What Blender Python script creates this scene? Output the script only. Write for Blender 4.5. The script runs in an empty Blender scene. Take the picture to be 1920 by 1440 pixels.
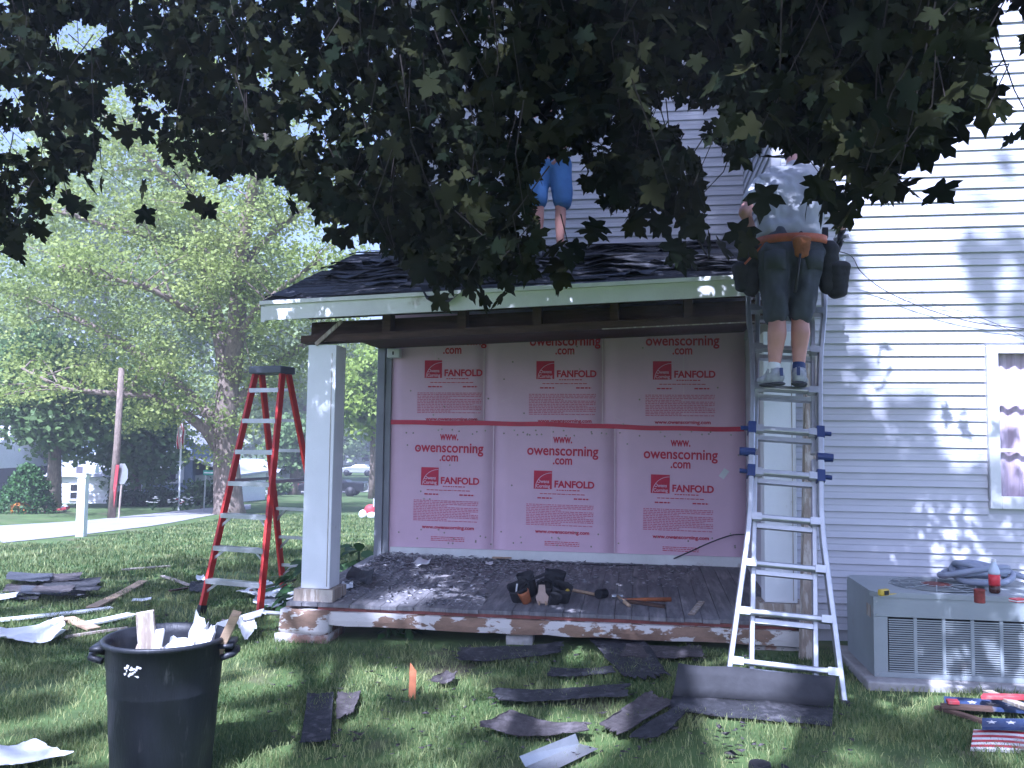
import bpy, bmesh, math, random
import numpy as np
from mathutils import Vector, Matrix, noise as mnoise
random.seed(7); RNG = np.random.default_rng(7)
sc = bpy.context.scene
COL = sc.collection
PI = math.pi
def rad(a): return math.radians(a)

# ------------------------------------------------------------------ camera
FPX = 1600.0                                   # focal length in pixels of the 1920 wide photograph
PITCH = math.atan(102 / FPX); ROLL = 0.011
CAM = Vector((0, 0, 1.57))
_f = Vector((0, math.cos(PITCH), math.sin(PITCH))); _r0 = Vector((1, 0, 0)); _u0 = Vector((0, -math.sin(PITCH), math.cos(PITCH)))
_r = _r0 * math.cos(ROLL) + _u0 * math.sin(ROLL); _u = _u0 * math.cos(ROLL) - _r0 * math.sin(ROLL)
cd = bpy.data.cameras.new('camera'); cam = bpy.data.objects.new('camera', cd); COL.objects.link(cam)
cd.sensor_width = 36; cd.lens = 36 * FPX / 1920; cd.clip_start = 0.05; cd.clip_end = 2000
cam.matrix_world = Matrix(((_r.x, _u.x, -_f.x, CAM.x), (_r.y, _u.y, -_f.y, CAM.y), (_r.z, _u.z, -_f.z, CAM.z), (0, 0, 0, 1)))
sc.camera = cam

# ------------------------------------------------------------------ light
SUN_EL, SUN_AZ = 50.0, 200.0                   # azimuth clockwise from +Y (the way the camera looks): behind the camera, to its left
w = bpy.data.worlds.new('World'); sc.world = w; w.use_nodes = True
nt = w.node_tree; bg = nt.nodes['Background']
sky = nt.nodes.new('ShaderNodeTexSky'); sky.sky_type = 'NISHITA'; sky.sun_disc = False
sky.sun_elevation = rad(SUN_EL); sky.sun_rotation = rad(SUN_AZ); sky.air_density = 1.0; sky.dust_density = 2.6; sky.ozone_density = 1.2
nt.links.new(sky.outputs[0], bg.inputs[0]); bg.inputs[1].default_value = 0.088
sl = bpy.data.lights.new('sun', 'SUN'); sun = bpy.data.objects.new('sun', sl); COL.objects.link(sun)
sl.energy = 5.0; sl.angle = rad(0.53); sl.color = (1, .96, .91)
SUNDIR = Vector((math.sin(rad(SUN_AZ)) * math.cos(rad(SUN_EL)), math.cos(rad(SUN_AZ)) * math.cos(rad(SUN_EL)), math.sin(rad(SUN_EL))))
sun.rotation_euler = SUNDIR.to_track_quat('Z', 'Y').to_euler(); sun.location = (0, 0, 40)
vs = sc.view_settings; vs.view_transform = 'Standard'; vs.look = 'None'; vs.exposure = 1.6; vs.gamma = 1.0; vs.use_curve_mapping = False
vs.use_white_balance = True; vs.white_balance_temperature = 4950; vs.white_balance_tint = 24   # the phone's cool daylight balance
sc.cycles.use_denoising = True; sc.cycles.max_bounces = 4; sc.cycles.diffuse_bounces = 3; sc.cycles.glossy_bounces = 2; sc.cycles.transmission_bounces = 2; sc.cycles.use_light_tree = False; sc.cycles.transparent_max_bounces = 5; sc.cycles.adaptive_threshold = .025
sc.cycles.caustics_reflective = False; sc.cycles.caustics_refractive = False; sc.cycles.sample_clamp_indirect = 6

# ------------------------------------------------------------------ places
def ray(px, py): return _f + _r * ((px - 960) / FPX) - _u * ((py - 720) / FPX)
def at(px, py, D): return CAM + ray(px, py) * D
def terr(x, y):
    z = .025 * (min(max(x, -4.), 4.) - 1.5)
    if y > 8: z -= .045 * (min(y, 62.) - 8)
    return z
def ground(px, py, lift=0.0):
    r = ray(px, py); k = 1.0
    for i in range(2500):
        q = CAM + r * k
        if q.z <= terr(q.x, q.y): return Vector((q.x, q.y, terr(q.x, q.y) + lift))
        k *= 1.003
    return CAM + r * k
TH = rad(8.4); HC = Vector((1.986, 6.83, 0)); HU = Vector((math.cos(TH), -math.sin(TH), 0)); HV = Vector((math.sin(TH), math.cos(TH), 0))
def H(s, t, z): return HC + HU * s + HV * t + Vector((0, 0, z))
def onT(px, py, t):                             # a point of the wall plane t, in the house's own (s, t, z)
    r = ray(px, py); q = CAM + r * ((HC + HV * t - CAM).dot(HV) / r.dot(HV)); return Vector(((q - HC).dot(HU), t, q.z))

# ------------------------------------------------------------------ mesh helpers
WORK = bpy.data.scenes.new('workbench')           # scratch scene in which shapes are fused; removed at the end
def baked(o):
    WORK.collection.objects.link(o); vl = WORK.view_layers[0]; vl.update(); me = bpy.data.meshes.new_from_object(o.evaluated_get(vl.depsgraph)); bpy.data.objects.remove(o); return me
def link(name, me, mat=None, parent=None, smooth=False):
    o = bpy.data.objects.new(name, me); COL.objects.link(o)
    if mat is not None and not me.materials: me.materials.append(mat)
    if parent is not None: o.parent = parent
    if smooth: me.shade_smooth()
    return o
def tag(o, label=None, cat=None, group=None, kind=None):
    if label: o['label'] = label
    if cat: o['category'] = cat
    if group: o['group'] = group
    if kind: o['kind'] = kind
    return o
def thing(name, label, cat, loc=(0, 0, 0), rz=0, group=None):
    o = bpy.data.objects.new(name, None); COL.objects.link(o); o.location = loc; o.rotation_euler = (0, 0, rz); o.empty_display_size = .1
    return tag(o, label, cat, group)
def frame_of(d, hint=(0, 0, 1)):
    d = Vector(d).normalized(); h = Vector(hint)
    if abs(d.dot(h)) > .97: h = Vector((1, 0, 0))
    x = h.cross(d).normalized(); y = d.cross(x); return x, y, d
class MB:
    def __init__(s): s.v = []; s.f = []
    def add(s, vs, fs):
        b = len(s.v); s.v += [tuple(x) for x in vs]; s.f += [tuple(i + b for i in f) for f in fs]; return s
    def box(s, x0, x1, y0, y1, z0, z1, M=None):
        vs = [Vector(p) for p in ((x0, y0, z0), (x1, y0, z0), (x1, y1, z0), (x0, y1, z0), (x0, y0, z1), (x1, y0, z1), (x1, y1, z1), (x0, y1, z1))]
        if M is not None: vs = [M @ p for p in vs]
        return s.add(vs, [(0, 3, 2, 1), (4, 5, 6, 7), (0, 1, 5, 4), (1, 2, 6, 5), (2, 3, 7, 6), (3, 0, 4, 7)])
    def bar(s, a, b, wx, wy, hint=(0, 0, 1)):       # rectangular bar from a to b
        a = Vector(a); b = Vector(b); x, y, d = frame_of(b - a, hint); vs = []
        for p in (a, b):
            for i, j in ((-1, -1), (1, -1), (1, 1), (-1, 1)): vs.append(p + x * (i * wx / 2) + y * (j * wy / 2))
        return s.add(vs, [(3, 2, 1, 0), (4, 5, 6, 7), (0, 1, 5, 4), (1, 2, 6, 5), (2, 3, 7, 6), (3, 0, 4, 7)])
    def tube(s, pts, r, n=8, cap=True):
        pts = [Vector(p) for p in pts]; m = len(pts); vs = []; fs = []
        if not hasattr(r, '__len__'): r = [r] * m
        x = None
        for i, p in enumerate(pts):
            d = (pts[min(i + 1, m - 1)] - pts[max(i - 1, 0)])
            if d.length < 1e-9: d = Vector((0, 0, 1))
            d.normalize()
            if x is None: x, y, _ = frame_of(d)
            else:
                x = (x - d * x.dot(d)); x = x.normalized() if x.length > 1e-6 else frame_of(d)[0]; y = d.cross(x)
            for k in range(n):
                a = 2 * PI * k / n; vs.append(p + x * (math.cos(a) * r[i]) + y * (math.sin(a) * r[i]))
        for i in range(m - 1):
            for k in range(n): fs.append((i * n + k, i * n + (k + 1) % n, (i + 1) * n + (k + 1) % n, (i + 1) * n + k))
        if cap: fs.append(tuple(range(n - 1, -1, -1))); fs.append(tuple(range((m - 1) * n, m * n)))
        return s.add(vs, fs)
    def lathe(s, prof, n=24, M=None, closed=True):  # prof: (r, z) from the bottom
        vs = []; fs = []; m = len(prof)
        for r, z in prof:
            for k in range(n): vs.append(Vector((r * math.cos(2 * PI * k / n), r * math.sin(2 * PI * k / n), z)))
        if M is not None: vs = [M @ p for p in vs]
        for i in range(m - 1):
            for k in range(n): fs.append((i * n + k, i * n + (k + 1) % n, (i + 1) * n + (k + 1) % n, (i + 1) * n + k))
        if closed: fs.append(tuple(range(n - 1, -1, -1))); fs.append(tuple(range((m - 1) * n, m * n)))
        return s.add(vs, fs)
    def prism(s, poly, M, h):                        # polygon in xy, extruded by h along z, moved by M
        n = len(poly); vs = [M @ Vector((x, y, 0)) for x, y in poly] + [M @ Vector((x, y, h)) for x, y in poly]
        return s.add(vs, [tuple(range(n - 1, -1, -1)), tuple(range(n, 2 * n))] + [(i, (i + 1) % n, n + (i + 1) % n, n + i) for i in range(n)])
    def sphere(s, c, r, n=12, m=8, M=None):
        if not hasattr(r, '__len__'): r = (r, r, r)
        vs = []; fs = []; c = Vector(c); B = M if M is not None else Matrix.Identity(3)
        for i in range(m + 1):
            t = PI * i / m
            for k in range(n):
                a = 2 * PI * k / n; vs.append(c + B @ Vector((r[0] * math.sin(t) * math.cos(a), r[1] * math.sin(t) * math.sin(a), r[2] * math.cos(t))))
        for i in range(m):
            for k in range(n): fs.append((i * n + k, (i + 1) * n + k, (i + 1) * n + (k + 1) % n, i * n + (k + 1) % n))
        return s.add(vs, fs)
    def capsule(s, a, ra, b, rb, n=12):
        a = Vector(a); b = Vector(b); d = (b - a); L = d.length; d = d / max(L, 1e-6)
        pts = []; rr = []
        for t in (-1, -.85, -.5): pts.append(a + d * (ra * t)); rr.append(max(ra * math.sqrt(max(0, 1 - t * t)), ra * .05))
        for k in range(5): q = k / 4; pts.append(a.lerp(b, q)); rr.append(ra + (rb - ra) * q)
        for t in (.5, .85, 1): pts.append(b + d * (rb * t)); rr.append(max(rb * math.sqrt(max(0, 1 - t * t)), rb * .05))
        return s.tube(pts, rr, n)
    def mesh(s, name):
        me = bpy.data.meshes.new(name); me.from_pydata(s.v, [], s.f); me.update(); return me
    def build(s, name, mat=None, parent=None, smooth=False): return link(name, s.mesh(name), mat, parent, smooth)
def bevel(o, wd=.006, seg=2):
    m = o.modifiers.new('bevel', 'BEVEL'); m.width = wd; m.segments = seg; m.limit_method = 'ANGLE'; return o
def quads_mesh(name, V, nv, faces, attr=None):
    """V: (N, nv, 3) copies of one small shape; faces: list of index tuples (all of one size) of that shape"""
    N = len(V); fa = np.array(faces, dtype=np.int64); k = fa.shape[1]
    idx = (fa[None] + (np.arange(N) * nv)[:, None, None]).reshape(-1)
    me = bpy.data.meshes.new(name); me.vertices.add(N * nv); me.vertices.foreach_set('co', np.asarray(V, dtype=np.float32).reshape(-1))
    nf = N * len(faces); me.loops.add(len(idx)); me.loops.foreach_set('vertex_index', idx.astype(np.int32))
    me.polygons.add(nf); me.polygons.foreach_set('loop_start', np.arange(0, nf * k, k, dtype=np.int32))
    if attr is not None:
        a = me.attributes.new('tint', 'FLOAT', 'POINT'); a.data.foreach_set('value', np.repeat(np.asarray(attr, dtype=np.float32), nv))
    me.update(calc_edges=True); me.validate(); return me

# ------------------------------------------------------------------ materials
def mat(name, col, rough=.75, metal=0., var=.18, scale=5., bump=.15, bscale=60., col2=None, cut=(.5, .56), scale2=4., spec=.4, stretch=None, alpha=None):
    m = bpy.data.materials.new(name); m.use_nodes = True; N = m.node_tree.nodes; L = m.node_tree.links; b = N['Principled BSDF']
    b.inputs['Roughness'].default_value = rough; b.inputs['Metallic'].default_value = metal; b.inputs['Specular IOR Level'].default_value = spec
    tc = N.new('ShaderNodeTexCoord'); src = tc.outputs['Object']
    if stretch:
        mp = N.new('ShaderNodeMapping'); mp.inputs['Scale'].default_value = stretch; L.new(src, mp.inputs[0]); src = mp.outputs[0]
    n1 = N.new('ShaderNodeTexNoise'); n1.inputs['Scale'].default_value = scale; n1.inputs['Detail'].default_value = 6; n1.inputs['Roughness'].default_value = .65; L.new(src, n1.inputs['Vector'])
    rp = N.new('ShaderNodeValToRGB'); e = rp.color_ramp.elements; e[0].position = .3; e[1].position = .7
    e[0].color = tuple(min(1, c * (1 - var)) for c in col) + (1,); e[1].color = tuple(min(1, c * (1 + var)) for c in col) + (1,)
    L.new(n1.outputs[0], rp.inputs[0]); out = rp.outputs[0]
    if col2:
        n2 = N.new('ShaderNodeTexNoise'); n2.inputs['Scale'].default_value = scale2; n2.inputs['Detail'].default_value = 8; n2.inputs['Roughness'].default_value = .6; L.new(src, n2.inputs['Vector'])
        r2 = N.new('ShaderNodeValToRGB'); r2.color_ramp.elements[0].position = cut[0]; r2.color_ramp.elements[1].position = cut[1]; L.new(n2.outputs[0], r2.inputs[0])
        mx = N.new('ShaderNodeMix'); mx.data_type = 'RGBA'; L.new(r2.outputs[0], mx.inputs[0]); L.new(out, mx.inputs[6]); mx.inputs[7].default_value = tuple(col2) + (1,); out = mx.outputs[2]
    L.new(out, b.inputs['Base Color'])
    if bump:
        n3 = N.new('ShaderNodeTexNoise'); n3.inputs['Scale'].default_value = bscale; n3.inputs['Detail'].default_value = 4; L.new(src, n3.inputs['Vector'])
        bp = N.new('ShaderNodeBump'); bp.inputs['Strength'].default_value = bump; bp.inputs['Distance'].default_value = .01; L.new(n3.outputs[0], bp.inputs['Height']); L.new(bp.outputs[0], b.inputs['Normal'])
    return m
def leafmat(name, c0, c1, trans=.35, rough=.55, tcol=None, spec=.3):
    """c0..c1 picked per leaf by the 'tint' attribute; some light passes through"""
    m = bpy.data.materials.new(name); m.use_nodes = True; N = m.node_tree.nodes; L = m.node_tree.links; b = N['Principled BSDF']; o = N['Material Output']
    at_ = N.new('ShaderNodeAttribute'); at_.attribute_name = 'tint'
    rp = N.new('ShaderNodeValToRGB'); e = rp.color_ramp.elements; e[0].color = tuple(c0) + (1,); e[1].color = tuple(c1) + (1,); L.new(at_.outputs['Fac'], rp.inputs[0])
    L.new(rp.outputs[0], b.inputs['Base Color']); b.inputs['Roughness'].default_value = rough; b.inputs['Specular IOR Level'].default_value = spec
    t = N.new('ShaderNodeBsdfTranslucent'); mx = N.new('ShaderNodeMixShader'); mx.inputs[0].default_value = trans
    if tcol: t.inputs[0].default_value = tuple(tcol) + (1,)
    else: L.new(rp.outputs[0], t.inputs[0])
    L.new(b.outputs[0], mx.inputs[1]); L.new(t.outputs[0], mx.inputs[2]); L.new(mx.outputs[0], o.inputs['Surface']); return m
M = {}
M['siding'] = mat('vinyl_siding', (.52, .52, .56), .45, var=.07, scale=3, bump=.12, bscale=90, stretch=(.3, .3, 3), col2=(.43, .42, .43), cut=(.52, .8), scale2=1.6)
M['trim'] = mat('white_trim_paint', (.74, .74, .74), .5, var=.06, scale=4, bump=.08)
M['oldwhite'] = mat('old_white_paint', (.80, .80, .77), .6, var=.10, scale=3, bump=.15, col2=(.42, .37, .30), cut=(.62, .72), scale2=3.5)
M['post'] = mat('post_paint', (.80, .81, .82), .55, var=.06, scale=2, bump=.1, col2=(.45, .42, .38), cut=(.66, .74), scale2=5)
M['peel'] = mat('peeling_paint_timber', (.23, .15, .10), .85, var=.35, scale=9, bump=.4, bscale=40, col2=(.60, .57, .53), cut=(.50, .525), scale2=7., stretch=(.55, 1, 1.2))
M['darkwood'] = mat('old_dark_timber', (.075, .045, .032), .85, var=.4, scale=7, bump=.3, stretch=(.5, 4, 4))
M['redwood'] = mat('red_painted_edge', (.16, .05, .04), .7, var=.4, scale=8, bump=.3)
M['deck'] = mat('grey_deck_boards', (.15, .145, .15), .75, var=.3, scale=5, bump=.25, stretch=(4, .6, 1), col2=(.33, .31, .30), cut=(.5, .72), scale2=3.2)
M['shingle'] = mat('asphalt_shingle', (.036, .036, .040), .9, var=.5, scale=22, bump=.8, bscale=260, col2=(.10, .095, .10), cut=(.54, .66), scale2=11)
M['shingle_g'] = mat('blue_grey_shingle', (.066, .07, .082), .9, var=.35, scale=16, bump=.5, bscale=220)
M['shingle_b'] = mat('brown_shingle', (.082, .070, .068), .9, var=.45, scale=24, bump=.8, bscale=260, col2=(.16, .14, .14), cut=(.54, .66), scale2=10)
M['felt'] = mat('roofing_felt', (.035, .035, .038), .8, var=.3, scale=6, bump=.25, bscale=25)
M['roofdeck'] = mat('roof_sheathing', (.10, .085, .075), .9, var=.4, scale=8, bump=.3)
M['pink'] = mat('pink_foam_board', (.76, .53, .64), .6, var=.05, scale=2.5, bump=.12, bscale=30)
M['print'] = mat('red_print', (.55, .03, .07), .6, var=.1, scale=20, bump=0)
M['printlight'] = mat('pale_red_print', (.60, .16, .24), .6, var=.1, scale=20, bump=0)
M['tape'] = mat('red_tape', (.52, .015, .05), .35, var=.1, scale=8, bump=.15, bscale=20)
M['foldline'] = mat('pale_fold', (.80, .62, .68), .6, var=.05, bump=0)
M['concrete'] = mat('concrete', (.36, .34, .32), .9, var=.25, scale=9, bump=.4, bscale=50)
M['stone'] = mat('pier_block', (.45, .42, .38), .9, var=.3, scale=7, bump=.5, bscale=30, col2=(.28, .17, .12), cut=(.52, .6), scale2=5)
M['found'] = mat('foundation_brick', (.16, .09, .075), .9, var=.4, scale=12, bump=.4)
M['alu'] = mat('aluminium', (.43, .44, .45), .34, .75, var=.1, scale=12, bump=.08, spec=.5)
M['blueplastic'] = mat('blue_plastic', (.018, .035, .13), .4, var=.1, bump=0)
M['redfg'] = mat('red_fibreglass', (.50, .035, .025), .42, var=.12, scale=6, bump=.08)
M['black'] = mat('black_rubber', (.018, .018, .02), .55, var=.3, bump=.15)
M['greyplastic'] = mat('grey_plastic', (.10, .11, .13), .5, var=.15, bump=.1)
M['acgreen'] = mat('grey_green_enamel', (.30, .33, .33), .45, var=.08, scale=4, bump=.08, col2=(.22, .2, .18), cut=(.66, .8), scale2=3)
M['dark'] = mat('dark_interior', (.012, .012, .014), .8, var=.2, bump=0)
M['skin'] = mat('skin', (.52, .27, .225), .5, var=.08, scale=10, bump=.06)
M['tshirt'] = mat('grey_tshirt', (.36, .37, .39), .85, var=.06, scale=6, bump=.25, bscale=14)
M['sleeve'] = mat('white_sleeve', (.48, .50, .53), .85, var=.05, bump=.2, bscale=20)
M['shorts'] = mat('dark_shorts', (.060, .064, .078), .9, var=.25, scale=7, bump=.35, bscale=16)
M['blueshorts'] = mat('blue_shorts', (.09, .19, .42), .85, var=.12, scale=7, bump=.3, bscale=16)
M['leather'] = mat('brown_leather', (.30, .10, .035), .6, var=.3, scale=9, bump=.3)
M['blackcloth'] = mat('black_pouch_cloth', (.022, .022, .026), .85, var=.3, scale=9, bump=.35, bscale=30)
M['shoe'] = mat('grey_shoe', (.36, .37, .40), .7, var=.3, scale=18, bump=.3)
M['sole'] = mat('dark_sole', (.05, .05, .06), .7, bump=.2)
M['hair'] = mat('brown_hair', (.05, .03, .02), .7, var=.4, scale=40, bump=.6, bscale=70)
M['bin'] = mat('black_bin_plastic', (.020, .022, .028), .45, var=.35, scale=4, bump=.22, bscale=35, spec=.5, stretch=(3, 3, .7), col2=(.075, .075, .08), cut=(.6, .72), scale2=9)
M['tan'] = mat('raw_wood', (.42, .30, .19), .8, var=.25, scale=6, bump=.25, stretch=(1, 8, 8))
M['greywood'] = mat('weathered_wood', (.33, .27, .21), .85, var=.3, scale=6, bump=.35, stretch=(6, 6, .8), col2=(.52, .47, .40), cut=(.5, .58), scale2=5)
M['stake'] = mat('orange_wood_stake', (.40, .14, .055), .8, var=.3, scale=8, bump=.3)
M['whitesheet'] = mat('white_sheet', (.76, .76, .75), .6, var=.08, scale=5, bump=.15, bscale=12)
M['glass'] = mat('window_glass', (.03, .035, .045), .06, var=.1, bump=0, spec=.8)
M['curtain'] = mat('red_curtain', (.82, .60, .64), .8, var=.35, scale=3, bump=0, stretch=(5, 5, .5))
M['bark'] = mat('bark', (.20, .155, .125), .95, var=.4, scale=9, bump=.9, bscale=12, stretch=(2, 2, .6))
M['darkbark'] = mat('dark_bark', (.032, .025, .020), .95, var=.4, scale=9, bump=.8, bscale=20)
M['asphalt'] = mat('street_asphalt', (.30, .29, .30), .95, var=.12, scale=2, bump=.2)

# ------------------------------------------------------------------ ground and street
def lawn_material():
    m = mat('lawn', (.075, .12, .03), .95, var=.4, scale=1.3, bump=.6, bscale=25, col2=(.16, .135, .075), cut=(.56, .70), scale2=1.1); return m
M['lawn'] = lawn_material()
xs = [-400, -150, -60, -30, -18, -10, -4, -2, 0, 2, 4, 8, 20, 60, 400]; ys = [-80, -30, -10, 0, 2, 4, 6, 8, 11, 15, 20, 28, 38, 50, 62, 90, 150, 500]
mb = MB(); nx = len(xs)
mb.add([(x, y, terr(x, y)) for y in ys for x in xs], [(j * nx + i, j * nx + i + 1, (j + 1) * nx + i + 1, (j + 1) * nx + i) for j in range(len(ys) - 1) for i in range(nx - 1)])
tag(mb.build('ground', M['lawn']), kind='structure')
def ribbon(near, far, lift=.012, n=14):
    mb = MB(); A = []
    for pts in (near, far):
        P = [ground(*p) for p in pts]; row = []
        for k in range(n + 1):
            q = k / n * (len(P) - 1); i = min(int(q), len(P) - 2); p = P[i].lerp(P[i + 1], q - i); row.append(Vector((p.x, p.y, terr(p.x, p.y) + lift)))
        A.append(row)
    vs = []; fs = []; R = 5
    for k in range(n + 1):
        for r in range(R + 1):
            p = A[0][k].lerp(A[1][k], r / R); vs.append((p.x, p.y, terr(p.x, p.y) + lift))
    for k in range(n):
        for r in range(R): fs.append((k * (R + 1) + r, (k + 1) * (R + 1) + r, (k + 1) * (R + 1) + r + 1, k * (R + 1) + r + 1))
    return mb.add(vs, fs)
tag(ribbon([(-260, 1048), (-60, 1026), (150, 1004), (300, 985), (400, 966), (470, 955)], [(-260, 1000), (-60, 990), (150, 978), (300, 962), (400, 952), (470, 946)]).build('street', M['asphalt']), kind='structure')
tag(ribbon([(430, 930), (560, 926), (640, 924), (800, 921)], [(430, 915), (560, 912), (640, 911), (800, 909)], .03).build('side_street', M['asphalt']), kind='structure')
M['pave'] = mat('pale_pavement', (.42, .40, .38), .95, var=.1, bump=.2)

# ------------------------------------------------------------------ house
house = thing('house', 'pale vinyl sided house with a torn open porch and pink foam board wall', 'house', HC, -TH)
CRS = .1016
def siding_board(parent, x0, x1, z, y0, name='siding_board', split=True):
    """one lap: face leans out towards its lower edge"""
    if split and x1 - x0 > 1.6 and random.random() < .45:            # a lap joint somewhere along the course
        m = random.uniform(x0 + .5, x1 - .5); siding_board(parent, x0, m + .02, z, y0 - .0018, name, False); return siding_board(parent, m, x1, z, y0, name, False)
    e = .0025 * random.uniform(-1, 1)
    prof = [(y0, z + CRS + .006), (y0 - .0085, z + CRS * .56), (y0 - .0075, z + CRS * .46), (y0 - .017 + e * .4, z + .004), (y0 - .014, z), (y0 + .004, z + .004)]
    n = len(prof); vs = [(x0, y, q) for y, q in prof] + [(x1, y, q) for y, q in prof]
    fs = [(i, i + 1, n + i + 1, n + i) for i in range(n - 1)] + [tuple(range(n - 1, -1, -1)), tuple(range(n, 2 * n))]
    return MB().add(vs, fs).build(name, M['siding'], parent)
# wing (right): a shell, then its courses; the wall has the window cut out of it
WX0, WX1 = .12, 5.2
WIN = (1.745, 2.80, 1.125, 2.285)
wing = MB()
for a in ((WX0, WIN[0], .02, 7.2), (WIN[1], WX1, .02, 7.2), (WIN[0], WIN[1], .02, WIN[2]), (WIN[0], WIN[1], WIN[3], 7.2)): wing.box(a[0], a[1], .004, .12, a[2], a[3])
wing.box(WX0 - .0, WX0 + .1, .125, 2.0, .02, 7.2); wing.box(WX1 - .1, WX1, .125, 8, .02, 7.2)
wing = wing.build('wing_wall', M['siding'], house)
z = .112; k = 0
while z < 7.0:
    if z + CRS > WIN[2] - .06 and z < WIN[3] + .05:
        siding_board(wing, WX0 + .04, WIN[0] - .055, z, 0); siding_board(wing, WIN[1] + .055, WX1, z, 0)
    else: siding_board(wing, WX0 + .04, WX1, z, 0)
    z += CRS; k += 1
mb = MB(); mb.box(WX0 - .022, WX0 + .06, -.024, .06, .11, 7.2); bevel(mb.build('corner_board', M['siding'], house), .006)
# courses on the side of the wing above the porch roof
z = 2.6
while z < 6.6:
    vs = [(WX0 - .002, 0.06, z + CRS), (WX0 - .016, .06, z + .003), (WX0, .06, z), (WX0 - .002, 1.9, z + CRS), (WX0 - .016, 1.9, z + .003), (WX0, 1.9, z)]
    MB().add(vs, [(0, 3, 4, 1), (1, 4, 5, 2)]).build('siding_board', M['siding'], wing); z += CRS
# foundation, dark brick below the siding
mb = MB(); mb.box(WX0 + .05, WX1, .02, .14, -.3, .108); mb.box(-3.7, WX0 + .05, 1.9, 2.1, -.3, .30); mb.build('foundation', M['found'], house)
# recessed wall
RT = 1.89
rw = MB(); rw.box(-3.70, WX0 + .1, RT + .006, RT + .16, .28, 7.2); rw.box(-3.70, -3.58, RT + .17, 8, .28, 7.2); rw = rw.build('recessed_wall', M['siding'], house)
z = 3.50
while z < 6.8: siding_board(rw, -3.64, WX0, z, RT); z += CRS
mb = MB(); mb.box(-3.73, -3.64, RT - .02, RT + .10, 3.3, 7.2); mb.build('corner_board', M['siding'], house)
# high roof over both, far out of the picture
mb = MB(); mb.add([(-4.2, 1.4, 7.0), (5.6, 1.4, 7.0), (5.6, 6, 9.5), (-4.2, 6, 9.5)], [(0, 1, 2, 3)]); mb.build('upper_roof', M['shingle'], house)
# window of the wing
win = MB(); x0, x1, z0, z1 = WIN
for a in ((x0 - .05, x0 + .028, z0 - .05, z1 + .04), (x1 - .028, x1 + .05, z0 - .05, z1 + .04), (x0 + .028, x1 - .028, z1 - .02, z1 + .04), (x0 + .028, x1 - .028, z0 - .05, z0 + .045)): win.box(a[0], a[1], -.045, .03, a[2], a[3])
win = bevel(win.build('window', M['trim'], house), .005)
zs = [z0 + .045, z0 + .045 + .352, z0 + .045 + .712, z1 - .02]
for i in range(3):
    for a, b in ((x0 + .028, (x0 + x1) / 2), ((x0 + x1) / 2, x1 - .028)):
        MB().box(a, b, .012, .018, zs[i], zs[i + 1]).build('pane', M['glass'], win)
for zz in zs[1:3]: MB().box(x0 + .028, x1 - .028, -.012, .010, zz - .011, zz + .011).build('muntin', M['trim'], win)
MB().box((x0 + x1) / 2 - .011, (x0 + x1) / 2 + .011, -.010, .010, z0 + .045, z1 - .02).build('muntin', M['trim'], win)
def glass_see_through():
    m = M['glass']; N = m.node_tree.nodes; L = m.node_tree.links; b = N['Principled BSDF']; g = N.new('ShaderNodeBsdfTransparent'); x = N.new('ShaderNodeMixShader'); x.inputs[0].default_value = .94
    L.new(b.outputs[0], x.inputs[1]); L.new(g.outputs[0], x.inputs[2]); L.new(x.outputs[0], N['Material Output'].inputs['Surface']); g.inputs[0].default_value = (.96, .97, 1, 1)
glass_see_through()
mb = MB(); n = 60
for i in range(n):
    u0, u1 = [x0 + (x1 - x0) * q / n for q in (i, i + 1)]; y0, y1 = [.045 + .012 * math.sin(q * 1.1) for q in (i, i + 1)]
    mb.add([(u0, y0, z0), (u1, y1, z0), (u1, y1, z1), (u0, y0, z1)], [(0, 1, 2, 3)])
mb.build('curtain', M['curtain'], win, True)
# second floor window of the wing, mostly behind the leaves
p = onT(1512, 232, 0); q = onT(1660, 60, 0)
wn2 = MB(); a0, a1, b0, b1 = p.x, p.x + .62, p.z, p.z + 1.2
for a in ((a0, a0 + .07, b0, b1), (a1 - .07, a1, b0, b1), (a0 + .07, a1 - .07, b1 - .07, b1), (a0 + .07, a1 - .07, b0, b0 + .07)): wn2.box(a[0], a[1], -.05, -.008, a[2], a[3])
wn2 = wn2.build('window', M['trim'], house); MB().box(a0 + .07, a1 - .07, -.028, -.022, b0 + .07, b1 - .07).build('pane', M['glass'], wn2)
MB().box(a0 + .07, a1 - .07, -.0195, -.017, b0 + .07, b1 - .07).build('blind', M['trim'], wn2)

# ---- pink foam board, two sheets of four foot panels, printed
ins = MB(); ins.box(-3.60, WX0 - .002, RT - .004, RT + .004, .36, 2.9); ins = ins.build('insulation_backing', M['pink'], house)
colx = [-3.60, -2.475, -1.20, WX0 - .004]; colu = [-3.60, -2.585, -1.33, WX0 - .004]
def zt(s): return 1.738 - .0139 * (s + 3.58)            # the seam under the tape runs slightly downhill
for cx, up in ((colx, 0), (colu, 1)):
    for i in range(3):
        a, b = cx[i] + .003, cx[i + 1] - .003; n = 8; vs = []; fs = []
        for j in range(n + 1):
            s = a + (b - a) * j / n; d = RT - .012 - .006 * abs(math.sin(PI * j / n)) - random.uniform(0, .002)
            lo, hi = (zt(s) + .002, 2.86) if up else (.405 + .006 * (s + 3.6) * 0, zt(s) - .002)
            vs += [(s, d, lo), (s, d, hi)]
        for j in range(n): fs.append((2 * j, 2 * j + 2, 2 * j + 3, 2 * j + 1))
        vs += [(a, RT - .004, vs[0][2]), (a, RT - .004, vs[1][2]), (b, RT - .004, vs[2 * n][2]), (b, RT - .004, vs[2 * n + 1][2])]; m_ = 2 * n + 2
        fs += [(m_, 0, 1, m_ + 1), (2 * n, m_ + 2, m_ + 3, 2 * n + 1)]
        MB().add(vs, fs).build('insulation_panel', M['pink'], ins, True)
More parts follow.
